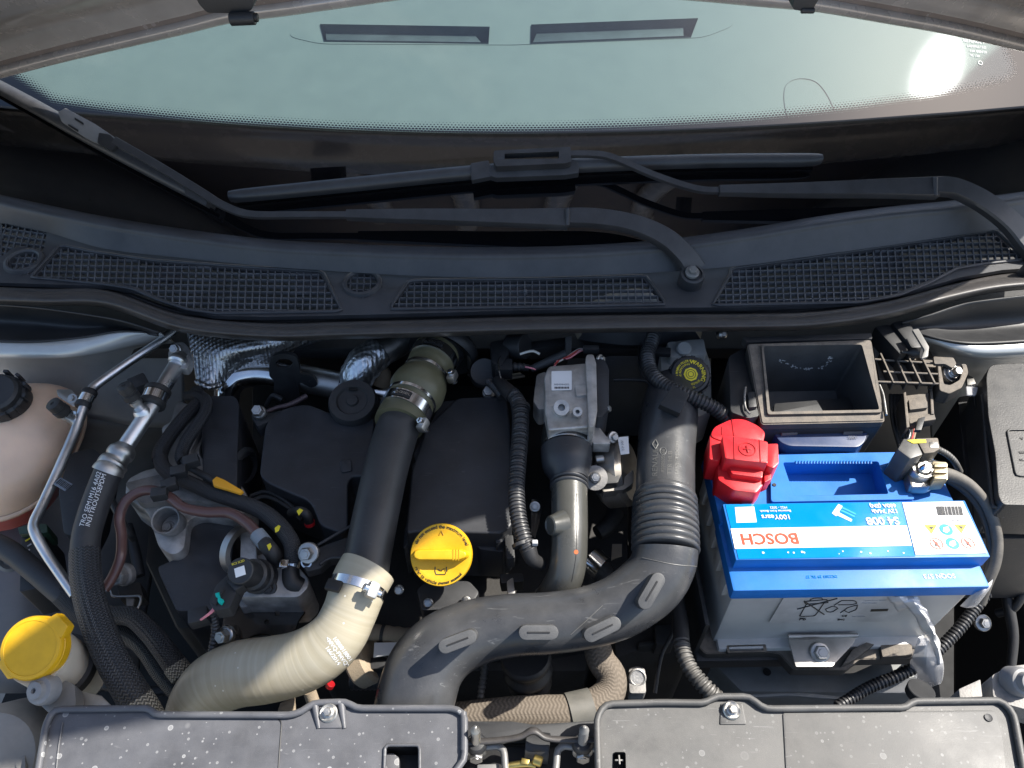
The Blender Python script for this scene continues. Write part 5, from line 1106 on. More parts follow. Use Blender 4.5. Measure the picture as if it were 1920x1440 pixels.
tube('duct_collar', [(1247, 931, .0, 56), (1247, 934, .0, 58.5), (1247, 939, .0, 58.5), (1247, 941, .0, 56)], DUCT, t, n=44, curve=False, ds=.001)
for px, py, an, zz in ((858, 1203, 22, .022), (1010, 1186, 0, .010), (1130, 1180, 27, .012), (1222, 1108, 60, .024)):
    c = P(px, py, zz); a = math.radians(an); L_, W_ = M(c, 24), M(c, 13.5)
    n_ = V((0, -.45, .89)).normalized(); u_ = V((math.cos(a), math.sin(a), 0)); u_ = (u_ - n_ * u_.dot(n_)).normalized(); v_ = n_.cross(u_)
    out = [c + u_ * (L_ * s + W_ * math.cos(k)) + v_ * W_ * math.sin(k) for s, ks in ((1, [-math.pi / 2 + math.pi * i / 8 for i in range(9)]), (-1, [math.pi / 2 + math.pi * i / 8 for i in range(9)])) for k in ks]
    lug = solid('moulded_lug', out, n_ * -.035, LUGM, t, .0012)
    box('lug_slot', c + n_ * .0001, (L_ * 1.75, W_ * .22, .0012), INKK, lug, 0, ax=(u_, v_, n_))
solid('duct_tab', [P(x, y, z) for x, y, z in ((1262, 722, .055), (1294, 738, .055), (1276, 776, .046), (1236, 758, .046))], V((0, .004, -.012)), BLK, t, .002)
EMB = mat('embossed_mark', (.11, .11, .105), .42, dust=.2, dcol=(.22, .21, .19))
for b_, px, py, h_ in (('RENAULT', 1229, 862, 10), ('8200505566', 1243, 864, 6), ('TTR HLB', 1256, 868, 8), ('LA52J  7E53C783', 1269, 858, 6)): decal(b_, DU, px, py, 88, h_, EMB, t)
dline('emblem', DU, [(1229, 842), (1234, 833), (1229, 824), (1223, 833), (1229, 842)], .0007, EMB, t, curve=False); dline('emblem', DU, circ(1243, 846, 6, 7, 14) + [(1249, 846)], .0005, EMB, t, curve=False)
dline('mould_seam', DL, [(1306, 1062), (1262, 1058), (1204, 1046)], .0005, EMB, t); dline('mould_seam', DL, [(1130, 1135), (1098, 1165), (1070, 1190)], .0004, EMB, t)
# things low down between the pipes
t = thing('clutch_bellows', 'black ribbed rubber boot low in front of the engine', 'boot')
tube('boot', [(985, 1230, -.10, 44), (990, 1262, -.13, 42), (996, 1290, -.16, 34), (998, 1310, -.18, 26)], RUB, t, n=32, ds=.001, prof=lambda s, L, r: r * (1 + .10 * math.sin(s * 2 * math.pi / .022)))
t = thing('radiator_hose', 'tan dusty fabric-covered radiator hose looping behind the front covers', 'hose')
tube('hose', [(1120, 1215, -.12, 26), (1128, 1240, -.125, 27), (1146, 1268, -.13, 28), (1140, 1302, -.135, 30), (1105, 1328, -.135, 32), (1060, 1338, -.135, 34), (990, 1338, -.135, 33), (930, 1340, -.135, 30), (860, 1348, -.14, 30)], KNIT, t, n=32, ds=.004)
tube('hose_band', [(1066, 1338, -.135, 37), (1110, 1327, -.135, 36)], mat('band_grey', (.11, .11, .10), .5, dust=.3), t, n=32, curve=False)
t = thing('heater_hose', 'grimy taped hose behind the pale elbow hose', 'hose')
tube('hose', [(660, 1190, -.13, 14), (700, 1186, -.13, 15), (740, 1190, -.13, 15), (790, 1196, -.13, 15)], TAPE, t, n=24, ds=.003, prof=lambda s, L, r: r * (1 + .05 * math.sin(s * 500)))
tube('hose_clip', [(716, 1186, -.13, 17), (722, 1187, -.13, 17)], RUB, t, n=24, curve=False)
t = thing('starter_motor', 'dusty tan starter motor with pale label under the pale elbow hose', 'motor')
prism('starter_label', [(702, 1205), (745, 1204), (752, 1224), (700, 1232)], -.128, .002, LABW, t, .0002); cyl('starter_can', (665, 1246, -.16), (700, 1230, -.15), .03, TAPE, t, bev=.004); prism('starter_plate', [(695, 1232), (745, 1232), (730, 1254), (692, 1254)], -.14, .02, BLK, t, .002)
tube('drum', [(660, 1262, -.17, 30), (720, 1262, -.17, 30)], BLK, t, n=28, prof=lambda s, L, r: r * (1 + .03 * math.sin(s * 1200)), ds=.001)
t = thing('cast_lug', 'small cast lug with round plug right of the radiator hose', 'bracket')
prism('lug', [(1178, 1252, 10), (1196, 1248, 10), (1210, 1252, 10), (1212, 1300), (1180, 1300)], -.15, .02, CASTD, t, .002, rnd=6); lathe('plug', P(1195, 1270, -.148), (0, -.5, .87), [(.010, -.001), (.010, .002), (.0085, .003), (.0075, .0015), (0, .0015)], CAST, t, 24)
t = thing('alternator_bits', 'dark hose clamp and elbow under the intake duct', 'elbow')
t.name = 'vacuum_elbow'
tube('elbow', [(1120, 1000, -.10, 14), (1140, 985, -.10, 16), (1155, 960, -.10, 16)], RUB, t, n=20); tube('clamp', [(1106, 1050, -.10, 26), (1130, 1068, -.10, 26)], CHROME, t, n=28, curve=False); tube('lower_hose', [(1110, 1045, -.11, 24), (1140, 1090, -.12, 24)], RUB, t, n=24)
prism('tan_plate', [(1148, 1020), (1166, 1020), (1166, 1042), (1154, 1046), (1146, 1050)], -.12, .002, TAPE, t, 0)
t = thing('small_corrugated_drain', 'thin black corrugated drain tube between duct and radiator hose', 'tube')
tube('drain', [(910, 1225, -.12, 7), (908, 1260, -.13, 7), (902, 1300, -.14, 7), (900, 1330, -.15, 7)], CONR, t, n=16, ds=.001, prof=corr(.005, .15))
# ------------------------------------------------------------------ battery and right side
YAW = math.radians(1.0)
BX, BY = V((math.cos(YAW), math.sin(YAW), 0)), V((-math.sin(YAW), math.cos(YAW), 0))
bt = thing('battery', 'blue and grey car battery with upside-down white and blue label', 'battery')
B0 = V((.2335, .384, 0))
def BL(u, v, z): return B0 + BX * u + BY * v + V((0, 0, z))
def bsolid(nm, u0, u1, v0, v1, z, h, m_, bev=.002, taper=0.0, parent=None):
    return solid(nm, [BL(u0, v0, z), BL(u1, v0, z), BL(u1, v1, z), BL(u0, v1, z)], V((0, 0, -h)), m_, parent or bt, bev, 2, 40, taper)
case = bsolid('case', .006, .268, .007, .168, -.0345, .1405, CASEG, .006, -.02)
bsolid('case_foot', .012, .262, -.004, .172, -.158, .017, CASEG, .003)
for u in (.016, .05, .14, .205, .235): bsolid('case_tooth', u, u + .024, .0045, .010, -.031, .006, CASEG, .001)
for v in (.02, .05, .08, .11, .14): bsolid('case_tooth', .001, .009, v, v + .018, -.033, .035, CASEG, .002)
lid = bsolid('lid', 0, .274, 0, .085, -.018, .018, BLU, .003)
rc0 = [(1468, 867), (1647, 865), (1666, 926), (1489, 930)]
rcw = [P(x, y, -.0115) for x, y in rc0]
lo_ = [BL(.001, .080, -.0115), BL(.273, .080, -.0115), BL(.273, .174, -.0115), BL(.001, .174, -.0115)]
def flatmap(x, y): return V((x, y, -.0115))
sheet('lid_rear', [[(p.x, p.y) for p in lo_], [(p.x, p.y) for p in [P(x, y, -.0115) for x, y in rpoly(rc0, 4)]]], flatmap, .024, BLU, bt, bev=.0015)
deck_top = [P(1380, 1050, 0), P(1857, 1044, 0), P(1809, 938, 0), P(1355, 945, 0)]
solid('label_deck', deck_top, V((0, 0, -.019)), BLU, bt, .0012, taper=.0)
fr_ = [(1444, 853), (1652, 848), (1668, 862), (1716, 936), (1446, 941)]; rc = rpoly([(1468, 867), (1647, 865), (1666, 926), (1489, 930)], 4)
sheet('handle_frame', [rpoly(fr_, 6), rc[::-1]], -.006, .008, BLU, bt, bev=.001)
rt = [P(x, y, -.007) for x, y in rc]; n = len(rt); dn = V((0, 0, -.025))
# the recess is cut through the lid parts by a dark-walled tray standing proud of them
mesh('handle_recess', rt + [p + dn for p in rt], [(i, (i + 1) % n, n + (i + 1) % n, n + i) for i in range(n)] + [tuple(range(n, 2 * n))], BLU, bt, 30)
for k in range(26):
    x0 = 1492 + k * 5.6; prism('grip_tooth', [(x0, 863), (x0 + 3, 863), (x0 + 3, 869), (x0, 869)], -.0045, .003, BLU, bt, .0003)
lathe('vent_hole', P(1452, 909, -.0055), (0, 0, 1), [(.0022, -.001), (.0022, .0005), (0, .0005)], INKK, bt, 14)
# label: sheets laid on the deck
def lq(pts, z): return [P(x, y, z) for x, y in pts]
lab = solid('label_field', lq([(1385, 1048), (1716, 1043), (1690, 941), (1360, 946)], .0006), V((0, 0, -.0004)), LABB, bt, 0)
solid('label_band', lq([(1378, 1029), (1710, 1023), (1700, 985), (1370, 991)], .0010), V((0, 0, -.0003)), LABW, bt, 0)
solid('label_panel', lq([(1717, 1040), (1851, 1037), (1805, 940), (1692, 942)], .0010), V((0, 0, -.0003)), LABW, bt, 0)
solid('label_square', lq([(1381, 980), (1419, 979), (1414, 950), (1378, 951)], .0010), V((0, 0, -.0003)), LABW, bt, 0)
TX, TY = -BX, -BY
def bt_text(b_, px, py, h, m_, **k): return text(b_, P(px, py, k.pop('z', .0014)), h * 1.12, m_, bt, TX, TY, **k)
bt_text('BOSCH', 1443, 1009, 20, INKR, bold=.022, sx=1.02, spacing=1.02)
bt_text('S4 008', 1655, 976, 14, INKW, bold=.02); bt_text('12V 74Ah', 1659, 958, 7.5, INKW, bold=.016); bt_text('680A (EN)', 1655, 948, 7, INKW, bold=.016)
bt_text('100Years', 1455, 969, 9, INKW, bold=.004); bt_text('Batteries from Bosch', 1454, 958, 4.2, INKW); bt_text('1922 - 2022', 1460, 951.5, 4.2, INKW)
bt_text('0 092 S40 080', 1800, 975, 3.2, INKG); bt_text('SOQN 573', 1761, 1080, 8, INKW, z=-.0176); bt_text('DE2203 29 TK 27', 1540, 1081, 5, LABB, z=-.0176)
xs = 0
for k in range(20):
    wd = random.choice((1.2, 1.2, 2.2)); xx = 1755 + xs; xs += wd + random.choice((.9, 1.4)); s_ = 8
    solid('barcode_bar', lq([(xx + s_ * .45, 966), (xx + wd + s_ * .45, 966), (xx + wd, 949), (xx, 949)], .0014), V((0, 0, -.0002)), INKK, bt, 0)
# small drawing of batteries
for pts in ([(1560, 962), (1572, 945), (1580, 949), (1568, 968)], [(1576, 948), (1604, 962), (1606, 966), (1578, 953)], [(1570, 966), (1596, 978), (1598, 974), (1572, 960)], [(1576, 958), (1602, 970), (1603, 967), (1578, 955)]):
    solid('label_drawing', lq(pts, .0012), V((0, 0, -.0003)), LABT if pts[0][0] == 1576 else INKW, bt, 0)
def disc(px, py, r_, m_, z, nm, parent=bt):
    c = P(px, py, z); q = M(c, r_); return lathe(nm, c, (0, 0, 1), [(q, 0), (q, .0002), (0, .0002)], m_, parent, 26)
def annul(px, py, r0, r1, m_, z, nm):
    c = P(px, py, z); a, b = M(c, r0), M(c, r1); return lathe(nm, c, (0, 0, 1), [(a, 0), (b, 0), (b, .0002), (a, .0002)], m_, bt, 26)
for px, py in ((1745, 992), (1801, 991)):
    solid('warning_triangle', lq([(px - 12, py - 8), (px + 12, py - 8), (px + 2, py + 9)], .0014), V((0, 0, -.0002)), INKY, bt, 0)
    solid('warning_symbol', lq([(px - 4, py - 5), (px + 6, py - 4), (px + 2, py + 1)], .0017), V((0, 0, -.0002)), INKK, bt, 0)
for px, py in ((1774, 993), (1786, 1019)):
    disc(px, py, 12, LABT, .0012, 'safety_disc'); solid('safety_symbol', lq([(px - 5, py - 4), (px + 4, py - 6), (px + 7, py + 2), (px + 1, py + 6), (px - 6, py + 3)], .0018), V((0, 0, -.0002)), INKW, bt, 0)
for px, py in ((1756, 1019), (1815, 1018)):
    annul(px, py, 10.5, 12.2, INKR, .0012, 'ban_ring'); solid('ban_bar', lq([(px - 8, py - 7), (px - 6, py - 8), (px + 8, py + 7), (px + 6, py + 8)], .0015), V((0, 0, -.0002)), INKR, bt, 0); solid('ban_symbol', lq([(px - 3, py - 4), (px + 3, py - 2), (px + 2, py + 4), (px - 2, py + 5)], .0014), V((0, 0, -.0002)), INKK, bt, 0)
annul(1530, 1008, 4.5, 5.2, INKG, .0014, 'faint_emblem')
# peeling spots on the lower blue strip
for _ in range(11):
    px = random.uniform(1420, 1700); py = 1043 - (px - 1380) * .011 - random.uniform(2, 8); disc(px, py, random.uniform(.8, 2.6), INKW, .0009, 'peeled_spot')
# case sticker with marks
def fp(px, py, off=.0): return PY(px, py, .3896 + (px - 1370) * .0000125 - off)
def fq(pts, off): return [fp(x, y, off) for x, y in pts]
solid('case_sticker', fq(rpoly([(1472, 1117), (1704, 1114), (1682, 1165), (1441, 1169)], 4), .0006), V((0, .0004, 0)), mat('silver_sticker', (.50, .50, .50), .35), bt, 0)
def ln(pts, w_=1.1, m_=INKK, nm='printed_mark'): return tube(nm, [(fp(x, y, .001), .0005 * w_) for x, y in pts], m_, bt, n=6, curve=False)
ln([(1508, 1127), (1545, 1152)], 1.6); ln([(1570, 1122), (1495, 1142)], 1.4)
for q in ([(1508, 1128), (1550, 1124), (1553, 1130), (1510, 1133), (1508, 1128)], [(1512, 1133), (1499, 1156), (1528, 1155), (1545, 1131)], [(1518, 1127), (1522, 1122), (1540, 1121), (1543, 1124)],
          [(1564, 1135), (1578, 1126), (1602, 1126), (1608, 1131), (1596, 1134), (1572, 1134)], [(1548, 1142), (1562, 1136), (1572, 1140), (1560, 1148), (1550, 1147), (1548, 1142)], [(1576, 1149), (1590, 1139), (1608, 1134), (1606, 1143), (1590, 1149), (1584, 1145)]): ln(q)
for b_, px, py, h in (('Pb', 1505, 1161, 9), ('CE', 1583, 1155, 6), ('EHC', 1577, 1162, 5), ('Robert Bosch GmbH', 1640, 1126, 3.5), ('70839 Gerlingen', 1630, 1131, 3), ('DE-11230456', 1610, 1156, 3)):
    text(b_, fp(px, py, .0012), h, INKK if h > 4 else INKG, bt, (1, 0, 0), (0, .1, 1))
solid('printed_bar', fq([(1634, 1143), (1666, 1142), (1664, 1146), (1632, 1147)], .0011), V((0, .0004, 0)), INKK, bt, 0)
rj = random.Random(5)
def crum(pts, m_, amp):
    rows_ = []
    for r_ in pts:
        q = cr(r_, 3); rows_.append([fp(x + rj.uniform(-1, 1) * amp, y + rj.uniform(-1, 1) * amp, o_ + rj.uniform(-1, 1) * amp * .0012) for x, y, o_ in q])
    return loft('torn_film', rows_, m_, bt, nu=2, nv=3, thick=.0003, smooth=25)
FILMT = clearmat('white_torn_film', (.95, .95, .95), .85)
crum([[(1688, 1118, .003), (1702, 1140, .010), (1724, 1172, .016), (1742, 1204, .020), (1757, 1246, .026)], [(1704, 1114, .003), (1722, 1138, .014), (1742, 1168, .022), (1753, 1202, .026), (1763, 1246, .028)], [(1716, 1115, .002), (1736, 1144, .012), (1752, 1176, .018), (1762, 1206, .022), (1768, 1242, .026)]], FILMT, 2.2)
crum([[(1664, 1118, .002), (1672, 1132, .003), (1682, 1146, .002)], [(1684, 1114, .004), (1694, 1128, .008), (1700, 1140, .006)], [(1702, 1116, .002), (1712, 1126, .006), (1720, 1140, .010)]], FILMT, 2.0)
loft('torn_film', [[fp(1722, 1196, .012), fp(1712, 1224, .02), fp(1706, 1250, .016), fp(1722, 1280, .014), fp(1748, 1288, .012)], [fp(1742, 1196, .016), fp(1738, 1226, .028), fp(1738, 1252, .03), fp(1748, 1276, .026), fp(1758, 1284, .02)], [fp(1758, 1200, .012), fp(1766, 1230, .02), fp(1770, 1252, .024), fp(1768, 1272, .02), fp(1764, 1282, .014)]], CLEARF, bt, nu=6, nv=6, thick=.0003, smooth=20)
loft('torn_film', [[fp(1838, 1096, .0), fp(1820, 1116, .006), fp(1800, 1136, .0)], [fp(1852, 1094, .0), fp(1842, 1112, .01), fp(1812, 1140, .006)], [fp(1862, 1086, -.01), fp(1856, 1104, .0), fp(1830, 1138, .0)]], CLEARF, bt, nu=5, nv=5, thick=.0003)
# red positive terminal cover
t = thing('terminal_cover', 'bright red plastic cover over the positive battery terminal', 'terminal cover')
prism('flap', [(1331, 818, 10), (1338, 800, 10), (1372, 784, 12), (1396, 785, 8), (1422, 797, 8), (1436, 810, 6), (1431, 832, 4), (1352, 826)], .030, .026, RED, t, .003, rnd=6)
prism('skirt', [(1331, 814), (1356, 816), (1360, 840), (1350, 864), (1330, 861)], .028, .038, RED, t, .003, rnd=4)
blk = prism('block', [(1354, 816), (1376, 818), (1424, 824), (1440, 828), (1440, 868), (1400, 864), (1360, 859)], .042, .05, RED, t, .003, rnd=3)
prism('ear', [(1437, 832), (1459, 831), (1461, 868), (1450, 878), (1437, 872)], .035, .040, RED, t, .003, rnd=4)
prism('skirt', [(1361, 856), (1436, 864), (1441, 878), (1432, 908), (1419, 924), (1376, 919), (1346, 899), (1345, 868)], .018, .032, RED, t, .004, rnd=5)
prism('step', [(1364, 866), (1432, 872), (1430, 896), (1372, 888)], .027, .02, RED, t, .003, rnd=4)
prism('latch', [(1433, 884), (1446, 880), (1446, 898), (1434, 904)], .022, .02, RED, t, .002, rnd=2)
c = P(1401, 842, .0425); q = M(c, 1); DRED = mat('dark_red_line', (.30, .004, .008), .4)
lathe('plus_ring', c, (0, 0, 1), [(q * 14.5, -.0004), (q * 16, -.0004), (q * 16, .0003), (q * 14.5, .0003)], DRED, blk, 36)
box('plus_bar', c, (q * 15, q * 2.4, .001), DRED, blk, .0002); box('plus_bar', c + V((0, 0, .0002)), (q * 2.4, q * 16, .001), DRED, blk, .0002)
for a, b in (((1376, 819), (1377, 861)), ((1424, 825), (1426, 866)), ((1372, 786), (1376, 817)), ((1354, 800), (1354, 815))): tube('seam_line', [(P(*a, .0424 if a[1] > 810 else .0304), .0005), (P(*b, .0424 if a[1] > 810 else .0304), .0005)], DRED, t, n=6, curve=False)
# negative clamp, sensor and cables
t = thing('negative_terminal_clamp', 'steel negative battery clamp with black sensor block', 'terminal clamp')
prism('sensor_block', [(1694, 822), (1717, 822), (1731, 852), (1707, 860), (1683, 842)], .040, .055, mat('sensor_black', (.03, .031, .033), .4, dust=.5, dcol=(.25, .24, .22)), t, .002)
prism('sensor_plug', [(1717, 821), (1759, 820), (1764, 841), (1752, 848), (1733, 850)], .034, .02, DUSTY, t, .002)
prism('plug_window', [(1742, 829), (1758, 828), (1760, 838), (1744, 839)], .0345, .001, STEEL, t, .0003); prism('yellow_mark', [(1701, 825), (1717, 824), (1736, 824), (1737, 830), (1712, 831)], .0408, .0006, YELP, t, 0)
c = P(1730, 880, .016); q = M(c, 1)
prism('clamp_base', [(1700, 878), (1712, 862), (1748, 860), (1776, 868), (1778, 896), (1758, 904), (1744, 912), (1708, 912)], .008, .014, STEEL, t, .003, rnd=6)
lathe('clamp_ring', c, (0, -.1, 1), [(q * 21, -.014), (q * 21, 0), (q * 19, .002), (q * 15, .002), (q * 13, -.002), (q * 13, -.006)], STEEL, t, 36)
lathe('battery_post', c, (0, -.1, 1), [(q * 13, -.014), (q * 12.5, .003), (q * 11, .0045), (0, .0048)], mat('lead_post', (.45, .44, .42), .4, metal=.9, var=.3), t, 32)
lathe('clamp_screw', P(1732, 876, .026), (.1, -.3, 1), [(q * 5, -.004), (q * 5, .004), (q * 3, .006), (0, .006)], CHROME, t, 20)
prism('clamp_lug', [(1748, 864), (1776, 866), (1778, 900), (1750, 902)], .018, .018, mat('dusty_brass', (.42, .36, .24), .45, metal=.8, var=.3, dust=.5), t, .003, rnd=4)
for k in range(3): prism('lug_fin', [(1752, 868 + k * 11), (1777, 868 + k * 11), (1777, 875 + k * 11), (1752, 875 + k * 11)], .0215, .005, MT['dusty_brass'], t, .001)
CAB = mat('dusty_cable', (.05, .048, .045), .6, dust=.75, dcol=(.28, .25, .21))
t = thing('battery_cable', 'thick dusty black cable curving down from the negative clamp', 'cable')
tube('cable', [(1768, 888, .008, 13), (1790, 894, .006, 12), (1818, 910, .002, 11), (1844, 938, -.006, 10), (1862, 975, -.02, 10), (1870, 1015, -.035, 10), (1866, 1055, -.05, 10), (1850, 1095, -.07, 10), (1838, 1130, -.09, 10)], CAB, t, n=20, ds=.004)
t = thing('battery_cable', 'thinner black cable beside the thick one at the battery corner', 'cable')
tube('cable', [(1778, 900, .0, 7), (1806, 918, -.004, 7), (1832, 946, -.014, 7), (1850, 985, -.03, 7), (1858, 1030, -.045, 7), (1852, 1070, -.06, 7), (1838, 1105, -.08, 7)], RUB, t, n=16, ds=.004)
tube('sensor_lead', [(1758, 842, .024, 6), (1776, 852, .016, 6), (1790, 866, .004, 6), (1800, 885, -.02, 6)], CONR, t, n=14, ds=.001, prof=corr(.004, .15))
SCF = []
# open air filter box
t = thing('air_filter_box', 'open black air filter box with dusty rim, its lid removed', 'filter box')
def AZ(x, y): return P(x, y, .050 - (y - 640) * .00016)
of = rpoly([(1401, 644), (1634, 636), (1660, 790), (1428, 795)], 6); nf = rpoly([(1430, 653), (1614, 650), (1647, 772), (1443, 776)], 5)
sheet('rim', [of, nf[::-1]], AZ, .012, DUSTY, t, bev=.0015)
i1 = [AZ(*p) + V((0, 0, .004)) for p in rpoly([(1426, 649), (1618, 646), (1652, 777), (1438, 781)], 5)]; i0 = [AZ(*p) + V((0, 0, .004)) for p in nf]
nn = len(i0)
mesh('inner_lip', i1 + i0 + [p - V((0, 0, .01)) for p in i1], [(i, (i + 1) % nn, nn + (i + 1) % nn, nn + i) for i in range(nn)] + [(2 * nn + i, 2 * nn + (i + 1) % nn, (i + 1) % nn, i) for i in range(nn)], DUSTY, t, 30)
dn = V((0, .004, -.085)); cI = sum(i0, V()) / nn
bot = [p + dn + (cI - p) * .10 for p in i0]
IW = mesh('inner_walls', i0 + bot, [(i, (i + 1) % nn, nn + (i + 1) % nn, nn + i) for i in range(nn)] + [tuple(range(nn, 2 * nn))], mat('box_inside', (.045, .048, .052), .55, bump=.5, bs=900, dust=.2, dcol=(.16, .15, .14)), t, 30)
o0 = [AZ(*p) - V((0, 0, .011)) for p in of]; nn = len(o0)
mesh('outer_walls', o0 + [p + V((0, -.0, -.11)) + (cI - p) * .06 for p in o0], [(i, (i + 1) % nn, nn + (i + 1) % nn, nn + i) for i in range(nn)], BLK, t, 30)
prism('inner_step', [(1452, 756), (1592, 745), (1606, 772), (1450, 775)], -.012, .02, BLK, t, .003, rnd=4)
prism('side_body', [(1366, 668), (1398, 650), (1424, 780), (1402, 784), (1370, 772)], .0275, .12, BLK, t, .004, rnd=6)
prism('rear_lip', [(1392, 632), (1634, 624), (1636, 635), (1400, 641)], .050, .012, BLK, t, .002, rnd=3)
for pts in (((1398, 726), (1396, 745), (1398, 765), (1406, 776)), ((1649, 722), (1656, 740), (1660, 765), (1662, 778))): tube('spring_clip', [(P(x, y, .032), .0014) for x, y in pts], STEEL, t, n=8)
prism('clip_seat', [(1402, 735), (1416, 733), (1420, 762), (1404, 764)], .034, .01, BLK, t, .002)
for q_, nfl in (([(1462, 674), (1480, 682), (1500, 690), (1512, 692), (1522, 688)], 34), ([(1540, 690), (1548, 684), (1555, 674), (1558, 670)], 22)):
    pl = cr(q_, 12)
    for _ in range(nfl):
        x_, y_, = rj.choice(pl); x_ += rj.gauss(0, 2.2); y_ += rj.gauss(0, 1.6); p = hit(IW, x_, y_, .0003)
        a_ = [hit(IW, x_ + rj.uniform(.5, 3.2) * math.cos(k * 1.256), y_ + rj.uniform(.3, 1.4) * math.sin(k * 1.256), .0004) for k in range(5)]
        if all(a_): SCF.append(a_)
mesh('scuff_marks', [v for f in SCF for v in f], [tuple(range(i * 5, i * 5 + 5)) for i in range(len(SCF))], SCUFF, t, None)['kind'] = 'stuff'
t = thing('blue_duct', 'dark blue plastic duct under the air filter box', 'duct')
prism('duct_body', [(1440, 796), (1632, 792), (1622, 828), (1610, 838), (1480, 836), (1462, 828)], .004, .06, BLUD, t, .006, rnd=8)
for pts in ([(1462, 800), (1500, 798), (1496, 812), (1466, 814)], [(1580, 798), (1622, 796), (1618, 811), (1582, 812)]): prism('duct_pad', pts, .0075, .006, mat('pad_grey', (.10, .105, .115), .5) if 'pad_grey' not in MT else MT['pad_grey'], t, .001)
prism('white_tab', [(1612, 806), (1636, 796), (1638, 806), (1622, 824), (1612, 836)], .0, .01, MT['grey_clip_plastic'], t, .002); text('2251', P(1600, 820, .0062), 6, MT['pad_grey'], t)
# ribbed bracket with bolt
t = thing('ribbed_bracket', 'black ribbed plastic bracket bolted near the fuse box', 'bracket')
zb = .012
prism('bracket_plate', [(1636, 648), (1680, 652), (1712, 672), (1762, 676), (1764, 722), (1740, 720), (1650, 716)], zb - .008, .004, DUSTY, t, .001)
for x0 in (1659, 1684, 1709, 1734): box('rib', (P(x0 + 1, 696, zb - .002)), (.0022, .052, .014), DUSTY, t, .0005)
for a, b in (((1640, 674), (1762, 682)), ((1656, 697), (1762, 702)), ((1644, 716), (1764, 720))): tube('cross_rib', [(P(*a, zb + .002), .0016), (P(*b, zb + .002), .0016)], DUSTY, t, n=8, curve=False)
sheet('bolt_cup', [rpoly([(1758, 680), (1762, 676), (1770, 720), (1782, 722), (1800, 712), (1806, 690), (1802, 682), (1812, 682), (1816, 698), (1804, 726), (1780, 738), (1762, 732)], 4)], zb + .004, .02, DUSTY, t, bev=.001)
prism('cup_floor', [(1766, 680), (1806, 682), (1808, 706), (1786, 728), (1768, 724)], zb - .012, .004, DUSTY, t, .001, rnd=5)
c = P(1784, 700, zb - .004); q = M(c, 1); lathe('washer_stack', c, (.15, -.45, .88), [(q * 19, -.006), (q * 19, 0), (q * 17, .002), (q * 13, .002), (q * 13, .005), (q * 11, .006)], STEEL, t, 32); bolt(c + V((.15, -.45, .88)) * .006, q * 8, STEEL, t, (.15, -.45, .88), h=.007, washer=1.2)
prism('top_bridge', [(1750, 668), (1788, 670), (1794, 682), (1786, 690), (1772, 682), (1752, 682)], zb + .008, .004, DUSTY, t, .001, rnd=3)
t = thing('sensor_stay', 'small grey steel stay with black sensor behind the ribbed bracket', 'stay')
prism('stay_strip', [(1711, 618), (1722, 616), (1742, 650), (1740, 668), (1728, 672), (1734, 656)], .05, .003, SILVERG, t, .0006, rnd=2); tube('sensor', [(1690, 660, .03, 3), (1704, 661, .03, 4), (1706, 661, .03, 9), (1720, 661, .032, 10), (1728, 662, .034, 10)], BLK, t, n=18, curve=False)
prism('dark_post', [(1640, 612), (1668, 606), (1706, 655), (1688, 664)], .03, .05, BLK, t, .003); prism('dark_post', [(1672, 604), (1704, 598), (1730, 650), (1712, 654)], .035, .05, BLK, t, .003)
t = thing('relay_connector', 'dusty black connector block between filter box and battery clamp', 'connector')
prism('connector_body', [(1696, 742), (1742, 736), (1750, 776), (1702, 782)], .0, .03, DUSTY, t, .003, rnd=3); prism('connector_latch', [(1704, 748), (1736, 744), (1740, 764), (1706, 768)], .006, .01, DUSTY, t, .002, rnd=2)
prism('connector_rim', [(1702, 780), (1752, 774), (1756, 786), (1706, 794)], .002, .012, DUSTY, t, .002); prism('connector_tab', [(1722, 784), (1736, 780), (1728, 806), (1716, 806)], .008, .005, BLK, t, .001)
for k in range(4): tube('wire', [(1704 + k * 5, 800, -.01, 1.8), (1706 + k * 3, 815, -.012, 1.8), (1700 + k * 4, 828, -.01, 1.8)], (WHTW, RUB, REDW, TAPE)[k], t, n=8)
prism('side_fin', [(1694, 736), (1699, 734), (1706, 800), (1700, 802)], .004, .02, DUSTY, t, .001); prism('side_fin', [(1744, 728), (1749, 730), (1752, 776), (1746, 776)], .004, .02, DUSTY, t, .001)
for k in range(5): tube('loom_strand', [(1670 + k * 6, 740, -.03, 4), (1674 + k * 7, 790, -.04, 4), (1690 + k * 4, 850, -.06, 4)], RUB, t, n=8)
# fuse box at the right edge
t = thing('fuse_box', 'large black plastic fuse box lid at the right edge', 'fuse box')
FB = mat('fuse_box_plastic', (.022, .022, .022), .42, bump=.4, bs=500, dust=.35, dcol=(.18, .17, .155), scratch=.3)
prism('lid', [(1849, 704, 10), (1856, 686, 8), (1870, 683), (2050, 676), (2050, 950), (1880, 946, 8), (1872, 930), (1866, 850), (1853, 780)], .012, .06, FB, t, .012, rnd=8, seg=4)
prism('base', [(1796, 744), (1850, 736), (1868, 860), (1880, 955), (2040, 960), (2040, 1010), (1830, 1010), (1806, 850)], -.06, .15, BLK, t, .006, rnd=6)
prism('side_wall', [(1824, 742), (1842, 738), (1872, 935), (1858, 940)], -.02, .08, BLK, t, .003); tube('rim_bead', [(P(x, y, .0), .0025) for x, y in ((1842, 740), (1850, 850), (1862, 950), (1930, 956), (2040, 956))], BLK, t, n=8, curve=False)
tube('raised_border', [(P(x, y, .013), .0012) for x, y in rpoly([(1960, 805), (1888, 806), (1905, 892), (1960, 894)], 6)[4:-4]], FB, t, n=8, curve=False)
